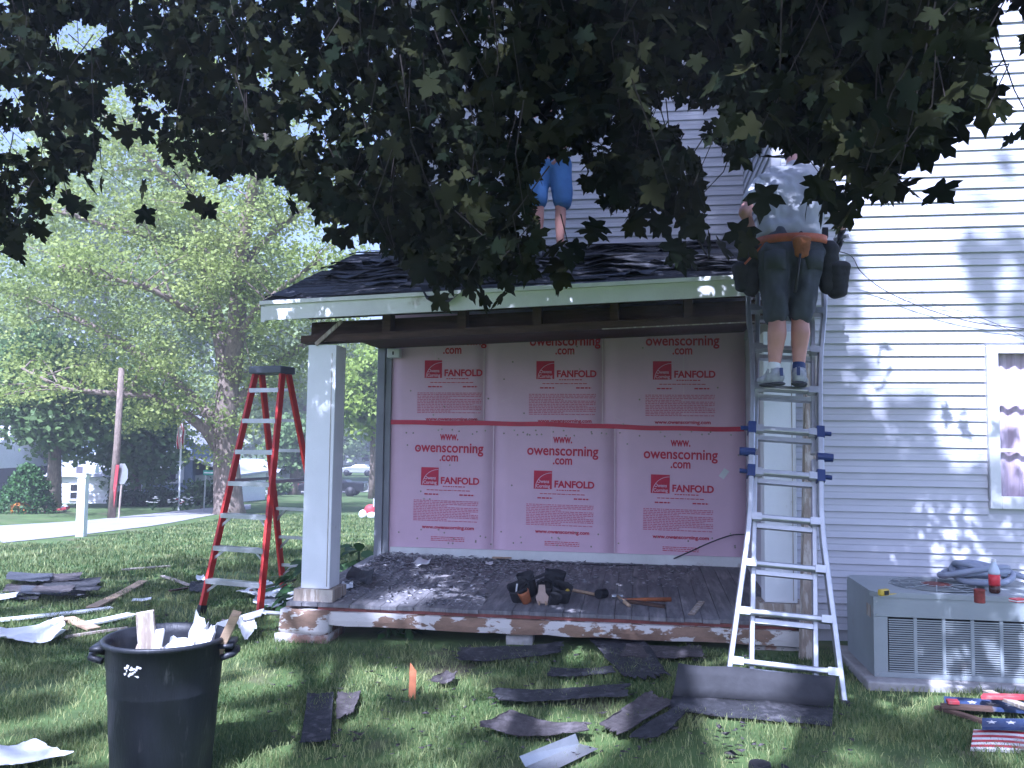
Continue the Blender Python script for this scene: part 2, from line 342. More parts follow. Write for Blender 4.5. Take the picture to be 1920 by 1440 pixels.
for cx, lo, hi in ((colx, .41, None), (colu, None, 2.8)):
    for s in cx[1:3]:
        MB().box(s - .006, s + .006, RT - .0215, RT - .0145, lo or zt(s), hi or zt(s)).build('fold_line', M['foldline'], ins)
for s, lo, hi in ((-3.05, .41, 1.7), (-1.86, .5, 1.7), (-3.12, 1.75, 2.5), (-.5, 1.75, 2.6)):
    MB().box(s - .003, s + .003, RT - .0215, RT - .0185, lo, hi).build('fold_line', M['foldline'], ins)
mb = MB(); n = 40; vs = []
for j in range(n + 1):
    s = -3.60 + 3.70 * j / n; c = zt(s) + .006 * math.sin(s * 2.3) + .003 * math.sin(s * 9); vs += [(s, RT - .0245 - .002 * math.sin(s * 31), c - .024), (s, RT - .0245 - .002 * math.sin(s * 29), c + .024)]
mb.add(vs, [(2 * j, 2 * j + 2, 2 * j + 3, 2 * j + 1) for j in range(n)]); mb.build('seam_tape', M['tape'], ins, True)
YP = RT - .0225
def text_mesh(txt, size, bold=0.0, width=None):
    cu = bpy.data.curves.new('lettering', 'FONT'); cu.body = txt; cu.size = size; cu.align_x = 'CENTER'; cu.offset = bold; cu.resolution_u = 4
    me = baked(bpy.data.objects.new('lettering', cu))
    xs_ = [v.co.x for v in me.vertices]; ww = max(xs_) - min(xs_); k = (width / ww) if width else 1; mid = (max(xs_) + min(xs_)) / 2
    for v in me.vertices: v.co = ((v.co.x - mid) * k, 0, v.co.y)
    me.materials.clear(); return me
T = {'www': text_mesh('www.', .13, .003, .20), 'owens': text_mesh('owenscorning', .150, .003, .745), 'com': text_mesh('.com', .13, .003, .20),
     'fan': text_mesh('FANFOLD', .098, .0035, .415), 'url': text_mesh('www.owenscorning.com', .052, .0016, .565), 'logo': text_mesh('Owens\nCorning', .048, .0012, .145)}
def words_mesh(wd, lines, pitch, hgt, fill=.95, seed=1):
    r = random.Random(seed); mb = MB()
    for i in range(lines):
        z_ = -i * pitch; x = -wd / 2; end = wd / 2 if i % 4 != 3 else wd / 2 - r.uniform(.1, .5) * wd
        while x < end:
            l = r.uniform(.012, .045); l = min(l, end - x)
            mb.add([(x, 0, z_), (x + l, 0, z_), (x + l, 0, z_ + hgt), (x, 0, z_ + hgt)], [(0, 1, 2, 3)]); x += l + .008
    return mb.mesh('small_print')
T['para'] = words_mesh(.70, 13, .0175, .0085, seed=3); T['sub'] = words_mesh(.24, 1, .03, .010, seed=4); T['line'] = words_mesh(.47, 1, .03, .008, seed=5)
T['pair'] = words_mesh(.16, 1, .03, .014, seed=6); T['foot'] = words_mesh(.36, 3, .018, .0075, seed=8)
def put(key, s, z, m, tilt=0.0):
    me = T[key]
    if not me.materials: me.materials.append(M[m])
    o = link('printed_lettering' if key not in ('para', 'sub', 'line', 'pair', 'foot') else 'small_print', me, None, ins); o.location = (s, YP, z); o.rotation_euler = (0, tilt, 0); return o
arc = MB(); n = 16
for j in range(n):
    a, b = [PI / 2 * q / n for q in (j, j + 1)]; pts = [(.19 - .175 * math.cos(t) * r_, 0, .175 * math.sin(t) * r_ * .94) for t, r_ in ((a, 1), (b, 1), (b, .965), (a, .965))]; arc.add(pts, [(0, 1, 2, 3)])
arcme = arc.mesh('logo_arc'); arcme.materials.append(M['pink'])
sqme = MB().add([(0, 0, 0), (.19, 0, 0), (.19, 0, .19), (0, 0, .19)], [(0, 1, 2, 3)]).mesh('logo_square'); sqme.materials.append(M['print'])
lgt = T['logo']; lgt.materials.append(M['pink'])
def block(px, py_logo, full=True):
    """one printed repeat; px, py_logo: lower left corner of the logo square on the wall"""
    b = onT(px, py_logo, RT); s, z = b.x, b.z; tl = rad(.8) if full else 0.0
    def P(key, ds, dz, m='print'): put(key, s + ds, z + dz - math.tan(tl) * ds, m, tl)
    o = link('printed_logo', sqme, None, ins); o.location = (s, YP, z); o.rotation_euler = (0, tl, 0)
    a = link('logo_curve', arcme, None, ins); a.location = (s, YP - .0012, z + .005); g = link('logo_lettering', lgt, None, ins); g.location = (s + .10, YP - .0014, z + .062); g.rotation_euler = (0, tl, 0)
    P('fan', .425, .022); P('sub', .36, -.012); P('line', .30, -.052); P('pair', .12, -.10); P('pair', .50, -.10)
    P('para', .275, -.165, 'printlight'); P('url', .30, -.455)
    if full: P('foot', .30, -.545)
    P('owens', .30, .355); P('com', .30, .262); P('www', .30, .485)
for px, py in ((790, 909), (1001, 916), (1220, 924)): block(px, py)
for px, py in ((797, 709), (1006, 711), (1224, 712)): block(px, py, False)
fs_ = MB(); rq = random.Random(3)
for i in range(95):
    s0_, z0_ = rq.uniform(-3.5, .05), rq.choice((rq.uniform(.45, .6), rq.uniform(.45, 2.6), rq.uniform(1.6, 1.66))); fs_.lathe([(.009, 0), (.008, .003)], 8, Matrix.Translation((s0_, YP - .0, z0_)) @ Matrix.Rotation(PI / 2, 4, 'X'))
tag(fs_.build('fasteners', M['greywood'], ins), kind='stuff')
dn_ = MB()
for i in range(14):       # dents and scuffs pressed into the foam face
    s0_, z0_ = rq.uniform(-3.4, 0), rq.uniform(.5, 2.5); l_ = rq.uniform(.03, .16); a_ = rq.uniform(-1.2, 1.2); dn_.add([(s0_, YP + .0005, z0_), (s0_ + l_ * math.cos(a_), YP + .0005, z0_ + l_ * math.sin(a_)), (s0_ + l_ * math.cos(a_) + .004, YP + .0005, z0_ + l_ * math.sin(a_) + .006), (s0_ + .004, YP + .0005, z0_ + .007)], [(0, 1, 2, 3)])
tag(dn_.build('scuffs', M['foldline'], ins), kind='stuff')
# white sill board along the foot of the wall, corner board at its left end
mb = MB(); mb.box(-3.58, WX0 - .003, RT - .030, RT + .004, .255, .402); bevel(mb.build('base_board', M['oldwhite'], house), .004)
M['cornergrey'] = mat('grey_corner_board', (.25, .26, .28), .6, var=.12, scale=4, bump=.15, col2=(.5, .42, .36), cut=(.66, .72), scale2=3)
mb = MB(); mb.box(-3.75, -3.665, RT - .06, RT + .10, .26, 2.55); mb.box(-3.665, -3.598, RT - .035, RT + .0, .26, 2.47); bevel(mb.build('corner_board', M['cornergrey'], house), .006)
bx = MB(); bx.box(-3.63, -3.49, RT - .12, RT - .02, 2.42, 2.52); bx = bevel(bx.build('junction_box', M['trim'], house), .01); MB().box(-3.568, -3.552, RT - .125, RT - .121, 2.45, 2.485).build('switch', M['black'], bx)
# small delivery sticker and a scrap of paper on the foam
st = onT(1357, 888, RT); s_ = MB().box(-.03, .03, -.0025, 0, -.05, .05).build('sticker', M['whitesheet'], ins); s_.location = (st.x, RT - .0235, st.z); s_.rotation_euler = (0, rad(35), 0)

# ---- porch floor: boards on a rim beam on piers
FF = -.34
def zfloor(t): return .225 + (t - FF) * .036
fl = MB(); fl.box(-3.60, .28, FF + .03, 1.87, .05, .17, Matrix.Identity(4)); fl = fl.build('porch_floor', M['darkwood'], house)
s = -3.78; k = 0
while s < .20:
    wd = .128; j = random.uniform(-.002, .002); e = random.uniform(-.012, .012)
    z0_, z1_ = zfloor(FF) + j, zfloor(RT) + j; y0_, y1_ = FF - .025 + e, RT - .03
    vs = [(s, y0_, z0_ - .028), (s + wd, y0_, z0_ - .028), (s + wd, y1_, z1_ - .028), (s, y1_, z1_ - .028), (s, y0_, z0_), (s + wd, y0_, z0_), (s + wd, y1_, z1_), (s, y1_, z1_)]
    MB().add(vs, [(0, 3, 2, 1), (4, 5, 6, 7), (0, 1, 5, 4), (1, 2, 6, 5), (2, 3, 7, 6), (3, 0, 4, 7)]).build('floor_board', M['deck'], fl); s += wd + .004
mb = MB(); mb.box(-3.52, .20, FF - .014, FF + .015, .170, .195); mb.build('floor_edge', M['redwood'], fl)
n = 30; mb = MB(); vs = []; fs = []
for j in range(n + 1):
    s = -3.80 + 4.02 * j / n
    for y, z_ in ((FF - .045, .165), (FF - .048 - random.uniform(0, .006), .10), (FF - .045, .062 - random.uniform(0, .012)), (FF + .03, .064), (FF + .03, .168)): vs.append((s, y, z_))
for j in range(n):
    for i in range(5): fs.append((j * 5 + i, j * 5 + (i + 1) % 5, (j + 1) * 5 + (i + 1) % 5, (j + 1) * 5 + i))
fs += [(0, 1, 2, 3, 4), tuple(n * 5 + i for i in (4, 3, 2, 1, 0))]
mb.add(vs, fs); mb.build('rim_beam', M['peel'], house)
def rough_block(x0, x1, y0, y1, z0, z1, mt, amt=.012, name='pier_block'):
    bm = bmesh.new(); bmesh.ops.create_cube(bm, size=1)
    for v in bm.verts: v.co = ((x0 + x1) / 2 + v.co.x * (x1 - x0), (y0 + y1) / 2 + v.co.y * (y1 - y0), (z0 + z1) / 2 + v.co.z * (z1 - z0))
    bmesh.ops.subdivide_edges(bm, edges=bm.edges[:], cuts=4, use_grid_fill=True)
    for v in bm.verts: v.co += Vector(mnoise.noise_vector(v.co * 7)) * amt
    me = bpy.data.meshes.new(name); bm.to_mesh(me); bm.free(); return link(name, me, mt, house, True)
rough_block(-3.82, -3.42, FF - .07, FF + .3, -.01, .175, M['peel']); rough_block(-3.84, -3.40, FF - .09, FF + .3, -.22, -.012, M['stone'], .02)
rough_block(-1.98, -1.78, FF + .0, FF + .2, -.22, .035, M['concrete']); rough_block(-.12, .22, FF + .0, FF + .3, -.2, .035, M['stone'], .02)
mb = MB(); mb.box(-3.6, .2, .9, 1.0, -.3, .05); mb.build('crawl_space_wall', M['found'], house)
# posts
def post(x0, x1, y0, y1, z0, z1, lean=(0, 0)):
    a = MB(); a.box(x0, x1, y0, y1, z0, z1)
    for v in range(8):
        q = a.v[v]
        if q[2] > z1 - .01: a.v[v] = (q[0] + lean[0], q[1] + lean[1], q[2])
    p_ = bevel(a.build('porch_post', M['post'], house), .006)
    MB().box(x0 - .045, x1 + .045, y0 - .035, y1 + .045, z0 - .105, z0 - .002).build('plinth', M['greywood'], p_)
    for sx in (x1 - .03,): MB().box(sx - .0025 + lean[0] * .5, sx + .0025 + lean[0] * .5, y0 - .003, y0 + .002, z0 + .02, z1 - .07).build('seam', M['greywood'], p_)
    return p_
post(-3.70, -3.455, FF + .06, FF + .30, .325, 2.33, (.012, 0))
post(-.005, .235, FF + .10, FF + .30, .345, 2.42)

# ---- porch roof: it sags to the left
def zfront(s): return 2.655 + .0398 * (s + 3.98)
def zroof(s, t):
    q = (t + .52) / (RT + .52); return zfront(s) * (1 - q) + (3.585 + .013 * (s + 3.98)) * q
RX0, RX1 = -3.98, .02
rf = MB(); rf.add([(RX0, -.50, zfront(RX0) - .03), (RX1, -.50, zfront(RX1) - .03), (RX1, RT, zroof(RX1, RT) - .03), (RX0, RT, zroof(RX0, RT) - .03),
                   (RX0, -.50, zfront(RX0) - .008), (RX1, -.50, zfront(RX1) - .008), (RX1, RT, zroof(RX1, RT) - .008), (RX0, RT, zroof(RX0, RT) - .008)],
                  [(0, 3, 2, 1), (4, 5, 6, 7), (0, 1, 5, 4), (1, 2, 6, 5), (2, 3, 7, 6), (3, 0, 4, 7)])
rf = rf.build('porch_roof', M['roofdeck'], house)
def sloped(name, s0, s1, y0, y1, d0, d1, mt, zf=zfront, parent=None, n=8):
    vs = []; fs = []
    for j in range(n + 1):
        s = s0 + (s1 - s0) * j / n
        for y, d in ((y0, d0), (y1, d0), (y1, d1), (y0, d1)): vs.append((s, y, zf(s) + d))
    for j in range(n):
        for i in range(4): fs.append((j * 4 + i, (j + 1) * 4 + i, (j + 1) * 4 + (i + 1) % 4, j * 4 + (i + 1) % 4))
    fs += [(0, 1, 2, 3), tuple(n * 4 + i for i in (3, 2, 1, 0))]
    return MB().add(vs, fs).build(name, mt, parent if parent is not None else house)
sloped('fascia_board', RX0 + .015, RX1, -.535, -.51, -.150, -.028, M['oldwhite'], parent=rf)
sloped('drip_edge', RX0 - .02, RX1 + .01, -.565, -.508, -.026, .004, M['oldwhite'], parent=rf)
# rake board at the left end, up to the wall
mb = MB(); vs = []
for t in (-.53, RT):
    for y_, d in ((RX0 - .02, -.16), (RX0 + .014, -.16), (RX0 + .014, -.034), (RX0 - .02, -.034)): vs.append((y_, t, zroof(RX0, t) + d))
mb.add(vs, [(0, 1, 2, 3), (7, 6, 5, 4)] + [(i, 4 + i, 4 + (i + 1) % 4, (i + 1) % 4) for i in range(4)]); mb.build('rake_board', M['oldwhite'], rf)
# open header: plates, studs, joists behind
sloped('header_plate', -3.76, WX0 - .02, -.27, -.10, -.315, -.255, M['darkwood'], parent=rf)
sloped('header_plate', -3.74, WX0 - .02, -.24, -.12, -.10, -.035, M['darkwood'], parent=rf)
for px in (728, 868, 1008, 1152, 1290):
    s = onT(px, 600, -.2).x; z_ = zfront(s); MB().box(s - .035, s + .035, -.255, -.115, z_ - .254, z_ - .101).build('stud', M['darkwood'], rf)
for s in (-3.6, -3.0, -2.4, -1.8, -1.2, -.6, -.05):
    vs = []
    for t in (-.49, RT - .03):
        for x_, d in ((s, -.16), (s + .04, -.16), (s + .04, -.034), (s, -.034)): vs.append((x_, t, zroof(s, t) + d))
    MB().add(vs, [(0, 1, 2, 3), (7, 6, 5, 4)] + [(i, 4 + i, 4 + (i + 1) % 4, (i + 1) % 4) for i in range(4)]).build('rafter', M['darkwood'], rf)
sloped('ceiling_board', -3.74, WX0 - .02, -.09, RT - .03, -.14, -.12, M['darkwood'], parent=rf)
sloped('header_back', -3.74, WX0 - .02, -.095, -.075, -.30, -.142, M['darkwood'], parent=rf)
sloped('trim_strip', -1.25, WX0 - .02, -.282, -.272, -.322, -.314, M['greywood'], parent=rf)
mb = MB(); a = onT(592, 646, -.30); b = onT(641, 602, -.30); mb.bar(a, b, .03, .02, (0, 1, 0)); mb.build('brace', M['greywood'], rf)
# torn shingles
rnd = random.Random(11)
def shingle(s, t, L, Wd, ang, curl, lift, mt):
    nu, nv = 6, 3; vs = []; fs = []; c, sn = math.cos(ang), math.sin(ang); tears = [rnd.uniform(-.03, .015) for _ in range(nu + 1)]
    for j in range(nv + 1):
        for i in range(nu + 1):
            u = (i / nu - .5) * L; v = (j / nv) * Wd + (tears[i] if j == 0 else 0)
            x = s + u * c - v * sn; y = t + u * sn + v * c
            y = max(-.56, min(RT - .03, y)); x = max(RX0 - .03, min(RX1 + .01, x))
            k = 1 - j / nv; h = lift + curl * k * k * (.5 + .5 * math.sin(i * 1.3 + s * 7)) + .004 * k
            vs.append((x, y, zroof(x, y) + h))
    m_ = len(vs)
    vs += [(x, y, z_ - .005) for x, y, z_ in vs[:nu + 1]]
    for j in range(nv):
        for i in range(nu): a_ = j * (nu + 1) + i; fs.append((a_, a_ + 1, a_ + nu + 2, a_ + nu + 1))
    for i in range(nu): fs.append((i, m_ + i, m_ + i + 1, i + 1))
    MB().add(vs, fs).build('shingle', mt, rf)
t = -.56; row = 0
while t < RT - .12:
    s = RX0 - .02 - rnd.uniform(0, .5)
    while s < RX1:
        L = rnd.uniform(.55, .98)
        if rnd.random() < .93:
            wild = rnd.random() < .22
            shingle(s + L / 2, t + rnd.uniform(-.01, .01), L, .27, rnd.uniform(-.08, .08) if wild else rnd.uniform(-.012, .012), rnd.uniform(.01, .045) if wild else rnd.uniform(0, .006), .006 + row * .0006 + (rnd.uniform(0, .010) if wild else 0), M['shingle'] if rnd.random() < .8 else M['shingle_g'])
        s += L + .006
    t += .135; row += 1
for i in range(60):     # loose torn pieces lying about
    shingle(rnd.uniform(RX0 + .3, RX1 - .3), rnd.uniform(-.35, RT - .45), rnd.uniform(.25, .9), rnd.uniform(.1, .3), rnd.uniform(-.35, .35), rnd.uniform(.01, .06), rnd.uniform(.014, .03), (M['shingle'], M['shingle_g'], M['felt'])[i % 3])
# a torn flap of felt hanging over the eave
a = onT(788, 552, -.56); mb = MB(); vs = []
for i, (dx, dz) in enumerate(((0, .06), (.06, -.06), (.14, -.11), (.24, -.10), (.33, -.02), (.36, .06))): vs += [(a.x + dx, -.59 - .02 * (i % 2), zfront(a.x + dx) + dz), (a.x + dx, -.30, zroof(a.x + dx, -.30) + .03)]
mb.add(vs, [(2 * i, 2 * i + 2, 2 * i + 3, 2 * i + 1) for i in range(5)]); mb.build('felt_flap', M['felt'], rf)

# ------------------------------------------------------------------ folding aluminium ladder against the eave
LA = ground(1471, 1318); LB = at(1474, 436, 6.36)
lad = thing('extension_ladder', 'tall aluminium ladder with flared feet and blue joints leaning on the eave', 'ladder', LA)
ax = (LB - LA); LL = ax.length; ax.normalize(); wx = Vector((ax.y, -ax.x, 0)).normalized(); wx = (HU - ax * HU.dot(ax)).normalized(); nn = ax.cross(wx).normalized()
if nn.y > 0: nn = -nn                                       # nn points to the camera
def LP(l, x, n_=0): return ax * l + wx * x + nn * n_
HL = 1.58                                                  # hinge
def halfw(l):                                              # outer rails: flared at the foot and at the head
    q = l / LL; pts = ((0, .345), (.30, .235), (.36, .222), (.62, .222), (.70, .232), (.80, .262), (1, .272))
    for (a, x0), (b, x1) in zip(pts, pts[1:]):
        if q <= b: return x0 + (x1 - x0) * (q - a) / (b - a)
    return pts[-1][1]
for sgn in (-1, 1):
    for nm, l0, l1 in (('lower_rail', 0.0, HL - .03), ('upper_rail', HL + .03, LL)):
        mb = MB(); N_ = 22; vs = []
        for j in range(N_ + 1):
            l = l0 + (l1 - l0) * j / N_; x = sgn * halfw(l)
            for dx, dn in ((-.016, -.034), (.016, -.034), (.016, .034), (-.016, .034)): vs.append(LP(l, x + dx, dn))
        fs = [(4 * j + i, 4 * j + (i + 1) % 4, 4 * j + 4 + (i + 1) % 4, 4 * j + 4 + i) for j in range(N_) for i in range(4)] + [(0, 1, 2, 3), tuple(4 * N_ + i for i in (3, 2, 1, 0))]
        r_ = bevel(mb.add(vs, fs).build(nm, M['alu'], lad), .006)
        if nm == 'lower_rail':
            f_ = MB(); f_.bar(LP(-.03, sgn * .347), LP(.05, sgn * .343), .045, .085, nn); f_.build('rubber_foot', M['black'], r_)
        else:
            f_ = MB(); f_.bar(LP(LL - .05, sgn * .272), LP(LL + .03, sgn * .272), .040, .080, nn); f_.build('end_cap', M['black'], r_)
    mb = MB(); mb.bar(LP(.16, sgn * .190, -.055), LP(HL - .02, sgn * .190, -.055), .030, .055, nn); bevel(mb.build('inner_rail', M['alu'], lad), .005)
    mb = MB(); mb.bar(LP(HL + .02, sgn * .190, -.055), LP(LL - .5, sgn * .190, -.055), .030, .055, nn); bevel(mb.build('inner_rail', M['alu'], lad), .005)
    hg = MB(); hg.bar(LP(HL - .13, sgn * .222, .0), LP(HL + .13, sgn * .222, .0), .044, .078, nn); hg = bevel(hg.build('hinge', M['alu'], lad), .01)
    kn = MB(); kn.tube([LP(HL - .02, sgn * .20, .02), LP(HL - .02, sgn * .30, .02)], [.032, .028], 12); kn.build('hinge_knob', M['blueplastic'], hg)
    for l in (1.43, 1.735):
        c_ = MB(); c_.bar(LP(l - .04, sgn * .222, .0), LP(l + .04, sgn * .222, .0), .05, .084, nn); c_.tube([LP(l, sgn * .24, 0), LP(l, sgn * .295, 0)], .016, 10); c_.build('lock_sleeve', M['blueplastic'], lad)
RUNGS = [.305 * k + .207 for k in range(10)]
for k, l in enumerate(RUNGS):
    if l > LL - .15: continue
    hw = halfw(l)
    mb = MB(); mb.bar(LP(l, -hw, .004), LP(l, hw, .004), .034, .062, nn); rg = bevel(mb.build('rung', M['alu'], lad), .008)
    for sgn in (-1, 1):
        g = MB(); g.bar(LP(l, sgn * (hw - .075), .006), LP(l, sgn * (hw - .012), .006), .046, .068, nn); g.build('rung_socket', M['alu'], rg)
    if l < LL - .6:
        mb = MB(); mb.bar(LP(l - .045, -.19, -.055), LP(l - .045, .19, -.055), .030, .045, nn); mb.build('inner_rung', M['alu'], lad)

# ------------------------------------------------------------------ red step ladder
SF = Vector((-2.60, 8.05, 0)); SF.z = terr(SF.x, SF.y)
stp = thing('step_ladder', 'tall red fibreglass step ladder standing open beside the porch post', 'ladder', SF)
sw = Vector((.93, -.37, 0)).normalized(); sd = Vector((.37, .93, 0)).normalized(); HT = 2.33
def SP(x, d, z): return sw * x + sd * d + Vector((0, 0, z))
def frontp(x, q): return SP(x * (.335 - .175 * q), .48 * q, HT * q)          # q 0..1 up
def rearp(x, q): return SP(x * (.30 - .14 * q), 1.22 - .66 * q, HT * q)
for sgn in (-1, 1):
    for nm, fn in (('front_rail', frontp), ('rear_rail', rearp)):
        mb = MB(); mb.bar(fn(sgn, .012), fn(sgn, .985), .030, .075, sd); r_ = bevel(mb.build(nm, M['redfg'], stp), .005)
        mb = MB(); mb.bar(fn(sgn, 0), fn(sgn, .03), .042, .088, sd); mb.build('foot', M['black'], r_)
for k in range(1, 8):
    q = k * .305 / HT; a, b = frontp(-1, q), frontp(1, q)
    mb = MB(); mb.bar(a, b, .085, .022, (0, 0, 1)); st_ = bevel(mb.build('step', M['alu'], stp), .004)
    mb = MB(); mb.bar(a - sd * .042 + Vector((0, 0, -.012)), b - sd * .042 + Vector((0, 0, -.012)), .008, .042, (0, 0, 1)); mb.build('step_lip', M['alu'], st_)
    a, b = rearp(-1, q), rearp(1, q); mb = MB(); mb.bar(a, b, .03, .03); mb.build('rear_bar', M['alu'], stp)
    if k <= 3:
        for sgn in (-1, 1):
            mb = MB(); mb.bar(rearp(sgn, q - .055), rearp(sgn * .45, q), .012, .025); mb.build('rear_brace', M['alu'], stp)
            mb = MB(); mb.bar(frontp(sgn, q - .05), frontp(sgn * .55, q - .004), .010, .022); mb.build('step_brace', M['alu'], stp)
for sgn in (-1, 1):
    mb = MB(); mb.bar(frontp(sgn, .53), rearp(sgn, .53) , .012, .030); mb.build('spreader', M['alu'], stp)
mb = MB(); Mx = Matrix.Translation(SP(0, .52, HT)) @ Matrix.Rotation(math.atan2(sw.y, sw.x), 4, 'Z'); mb.box(-.195, .195, -.12, .12, -.04, .035, Mx); bevel(mb.build('top_cap', M['greyplastic'], stp), .012)

# ------------------------------------------------------------------ air conditioner on its slab, and what lies on it
AC0 = Vector((.533, -1.20)); pad_z = .075; DZ = .03
pad = thing('concrete_slab', 'low concrete slab under the air conditioner', 'slab', H(AC0.x, AC0.y, 0), -TH)
mb = MB(); mb.box(-.07, 1.35, -.12, .85, -.10, pad_z); bevel(mb.build('slab', M['concrete'], pad), .012)
ac = thing('air_conditioner', 'grey green louvred air conditioner unit beside the house wall', 'air conditioner', H(AC0.x, AC0.y, pad_z), -TH)
AW, AD, AH = 1.15, .70, .535
mb = MB()
mb.box(0, .012, 0, AD, 0, AH - .03); mb.box(AW - .012, AW, 0, AD, 0, AH - .03); mb.box(.012, AW - .012, AD - .012, AD, 0, AH - .03)
mb.box(.012, AW - .012, .014, AD - .012, .0, .03); mb.box(.0, AW, -.004, .012, .0, .035); mb.box(0, AW, -.004, .012, AH - .155, AH - .03)
mb = bevel(mb.build('casing', M['acgreen'], ac), .004)
MB().box(.03, AW - .03, .05, AD - .05, .04, AH - .16).build('coil', M['dark'], ac)
npan = 6; x0_ = .085; pw = (AW - .085 - .04) / npan
MB().box(0, x0_, -.004, .012, .035, AH - .155).build('corner_panel', M['acgreen'], ac); MB().box(AW - .04, AW, -.004, .012, .035, AH - .155).build('corner_panel', M['acgreen'], ac)
for i in range(npan):
    a = x0_ + i * pw; z_ = .04; lv = MB()
    while z_ < AH - .165:
        lv.add([(a + .006, -.007, z_), (a + pw - .012, -.007, z_), (a + pw - .012, .004, z_ + .004), (a + .006, .004, z_ + .004), (a + .006, -.007, z_ + .0078), (a + pw - .012, -.007, z_ + .0078)], [(0, 1, 2, 3), (0, 4, 5, 1), (4, 3, 2, 5)]); z_ += .0140
    tag(lv.build('louvre_slats', M['acgreen'], ac), kind='stuff')
    MB().box(a + pw - .012, a + pw + .006, -.007, .010, .036, AH - .156).build('louvre_divider', M['acgreen'], ac)
# top with a round fan opening
top = MB(); cx, cy, R_ = .50, AD / 2, .295; n = 48; ring = []; rect = []
for k in range(n):
    a = 2 * PI * k / n; c_, s_ = math.cos(a), math.sin(a); ring.append((cx + R_ * c_, cy + R_ * s_))
    kx = ((AW - cx + .008) if c_ > 0 else (cx + .008)) / max(abs(c_), 1e-6); ky = (AD / 2 + .010) / max(abs(s_), 1e-6); kk = min(kx, ky); rect.append((cx + kk * c_, cy + kk * s_))
vs = [(x, y, AH) for x, y in ring] + [(x, y, AH) for x, y in rect] + [(x, y, AH - .032) for x, y in rect] + [(x, y, AH - .10) for x, y in ring]
fs = []
for k in range(n):
    j = (k + 1) % n; fs += [(k, n + k, n + j, j), (n + k, 2 * n + k, 2 * n + j, n + j), (3 * n + k, k, j, 3 * n + j)]
tp = top.add(vs, fs).build('top_panel', M['acgreen'], ac)
MB().lathe([(.29, AH - .14), (.29, AH - .135)], 32, Matrix.Translation((cx, cy, 0))).build('fan_well', M['dark'], tp)
gr = MB()
for k in range(10):
    a = 2 * PI * k / 10; gr.tube([(cx + .08 * math.cos(a), cy + .08 * math.sin(a), AH + .012), (cx + .31 * math.cos(a), cy + .31 * math.sin(a), AH + .006)], .004, 6)
for r_ in (.10, .17, .235, .29): gr.tube([(cx + r_ * math.cos(2 * PI * k / 32), cy + r_ * math.sin(2 * PI * k / 32), AH + .010) for k in range(33)], .0025, 5, False)
gr.build('fan_grille', M['acgreen'], ac)
MB().lathe([(.10, AH + .004), (.10, AH + .010), (.085, AH + .014)], 24, Matrix.Translation((cx, cy, 0))).build('fan_hub', M['redwood'], ac)
for k in range(3):
    a = 2 * PI * k / 3; mb = MB(); mb.add([(cx + .05 * math.cos(a), cy + .05 * math.sin(a), AH - .06), (cx + .26 * math.cos(a), cy + .26 * math.sin(a), AH - .05), (cx + .26 * math.cos(a + .7), cy + .26 * math.sin(a + .7), AH - .09), (cx + .05 * math.cos(a + .9), cy + .05 * math.sin(a + .9), AH - .08)], [(0, 1, 2, 3)]); mb.build('fan_blade', M['alu'], ac)
MB().box(-.002, .0, .06, .16, .36, .44).build('rating_plate', M['greywood'], ac)
for x_ in (.02, AW - .02):
    for z_ in (.018, AH - .06, AH - .14): MB().lathe([(.006, 0), (.005, .003)], 8, Matrix.Translation((x_, -.0045, z_)) @ Matrix.Rotation(PI / 2, 4, 'X')).build('screw', M['alu'], ac)
def actop(px, py, dz=0.0):                       # point on the unit's top plane
    r = ray(px, py); k = (pad_z + AH + dz - CAM.z) / r.z; q = CAM + r * k; return q
# grey hose coil
p = actop(1845, 1096); p = H(AC0.x + .80, AC0.y + .46, pad_z + AH)
hose = thing('hose', 'grey hose in a loose coil on top of the air conditioner', 'hose', p)
M['hose'] = mat('grey_hose', (.26, .29, .36), .5, var=.12, bump=.1); pts = []
for k in range(170):
    a = k / 170 * 2 * PI * 5.0; lp = k / 34; r_ = .165 + .03 * math.sin(lp * 2.1) + .02 * math.sin(a * 1.35 + lp); tl = .35 + .25 * math.sin(lp * 1.7)
    x, y = r_ * 1.1 * math.cos(a) + .02 * math.sin(lp * 3), r_ * .62 * math.sin(a); pts.append((x, y, .022 + .010 * lp + max(0, .085 * tl * (1 + math.sin(a + lp * .9)) + .03 * math.sin(lp * 5))))
for k in range(22): pts.append((.17 + .030 * k, -.01 - .008 * k + .02 * math.sin(k * .6), max(.021, .10 - .010 * k)))
MB().tube(pts, .021, 8).build('hose_coil', M['hose'], hose, True)
# bottle
p = actop(1865, 1112)
M['clear'] = mat('clear_plastic', (.55, .62, .70), .12, var=.05, bump=0); M['label'] = mat('red_label', (.60, .04, .05), .4, var=.15, scale=30, bump=0); M['soda'] = mat('dark_drink', (.05, .018, .012), .15, bump=0)
bt = thing('soda_bottle', 'plastic soda bottle with a red label on the air conditioner', 'bottle', p)
MB().lathe([(.024, 0), (.033, .008), (.034, .05)], 20).build('drink', M['soda'], bt, True); MB().lathe([(.034, .05), (.034, .12)], 20).build('label', M['label'], bt, True)
MB().lathe([(.033, .12), (.034, .135), (.028, .16), (.014, .19), (.012, .2)], 20).build('neck', M['clear'], bt, True); MB().lathe([(.0135, .2), (.0135, .218)], 16).build('cap', M['trim'], bt)
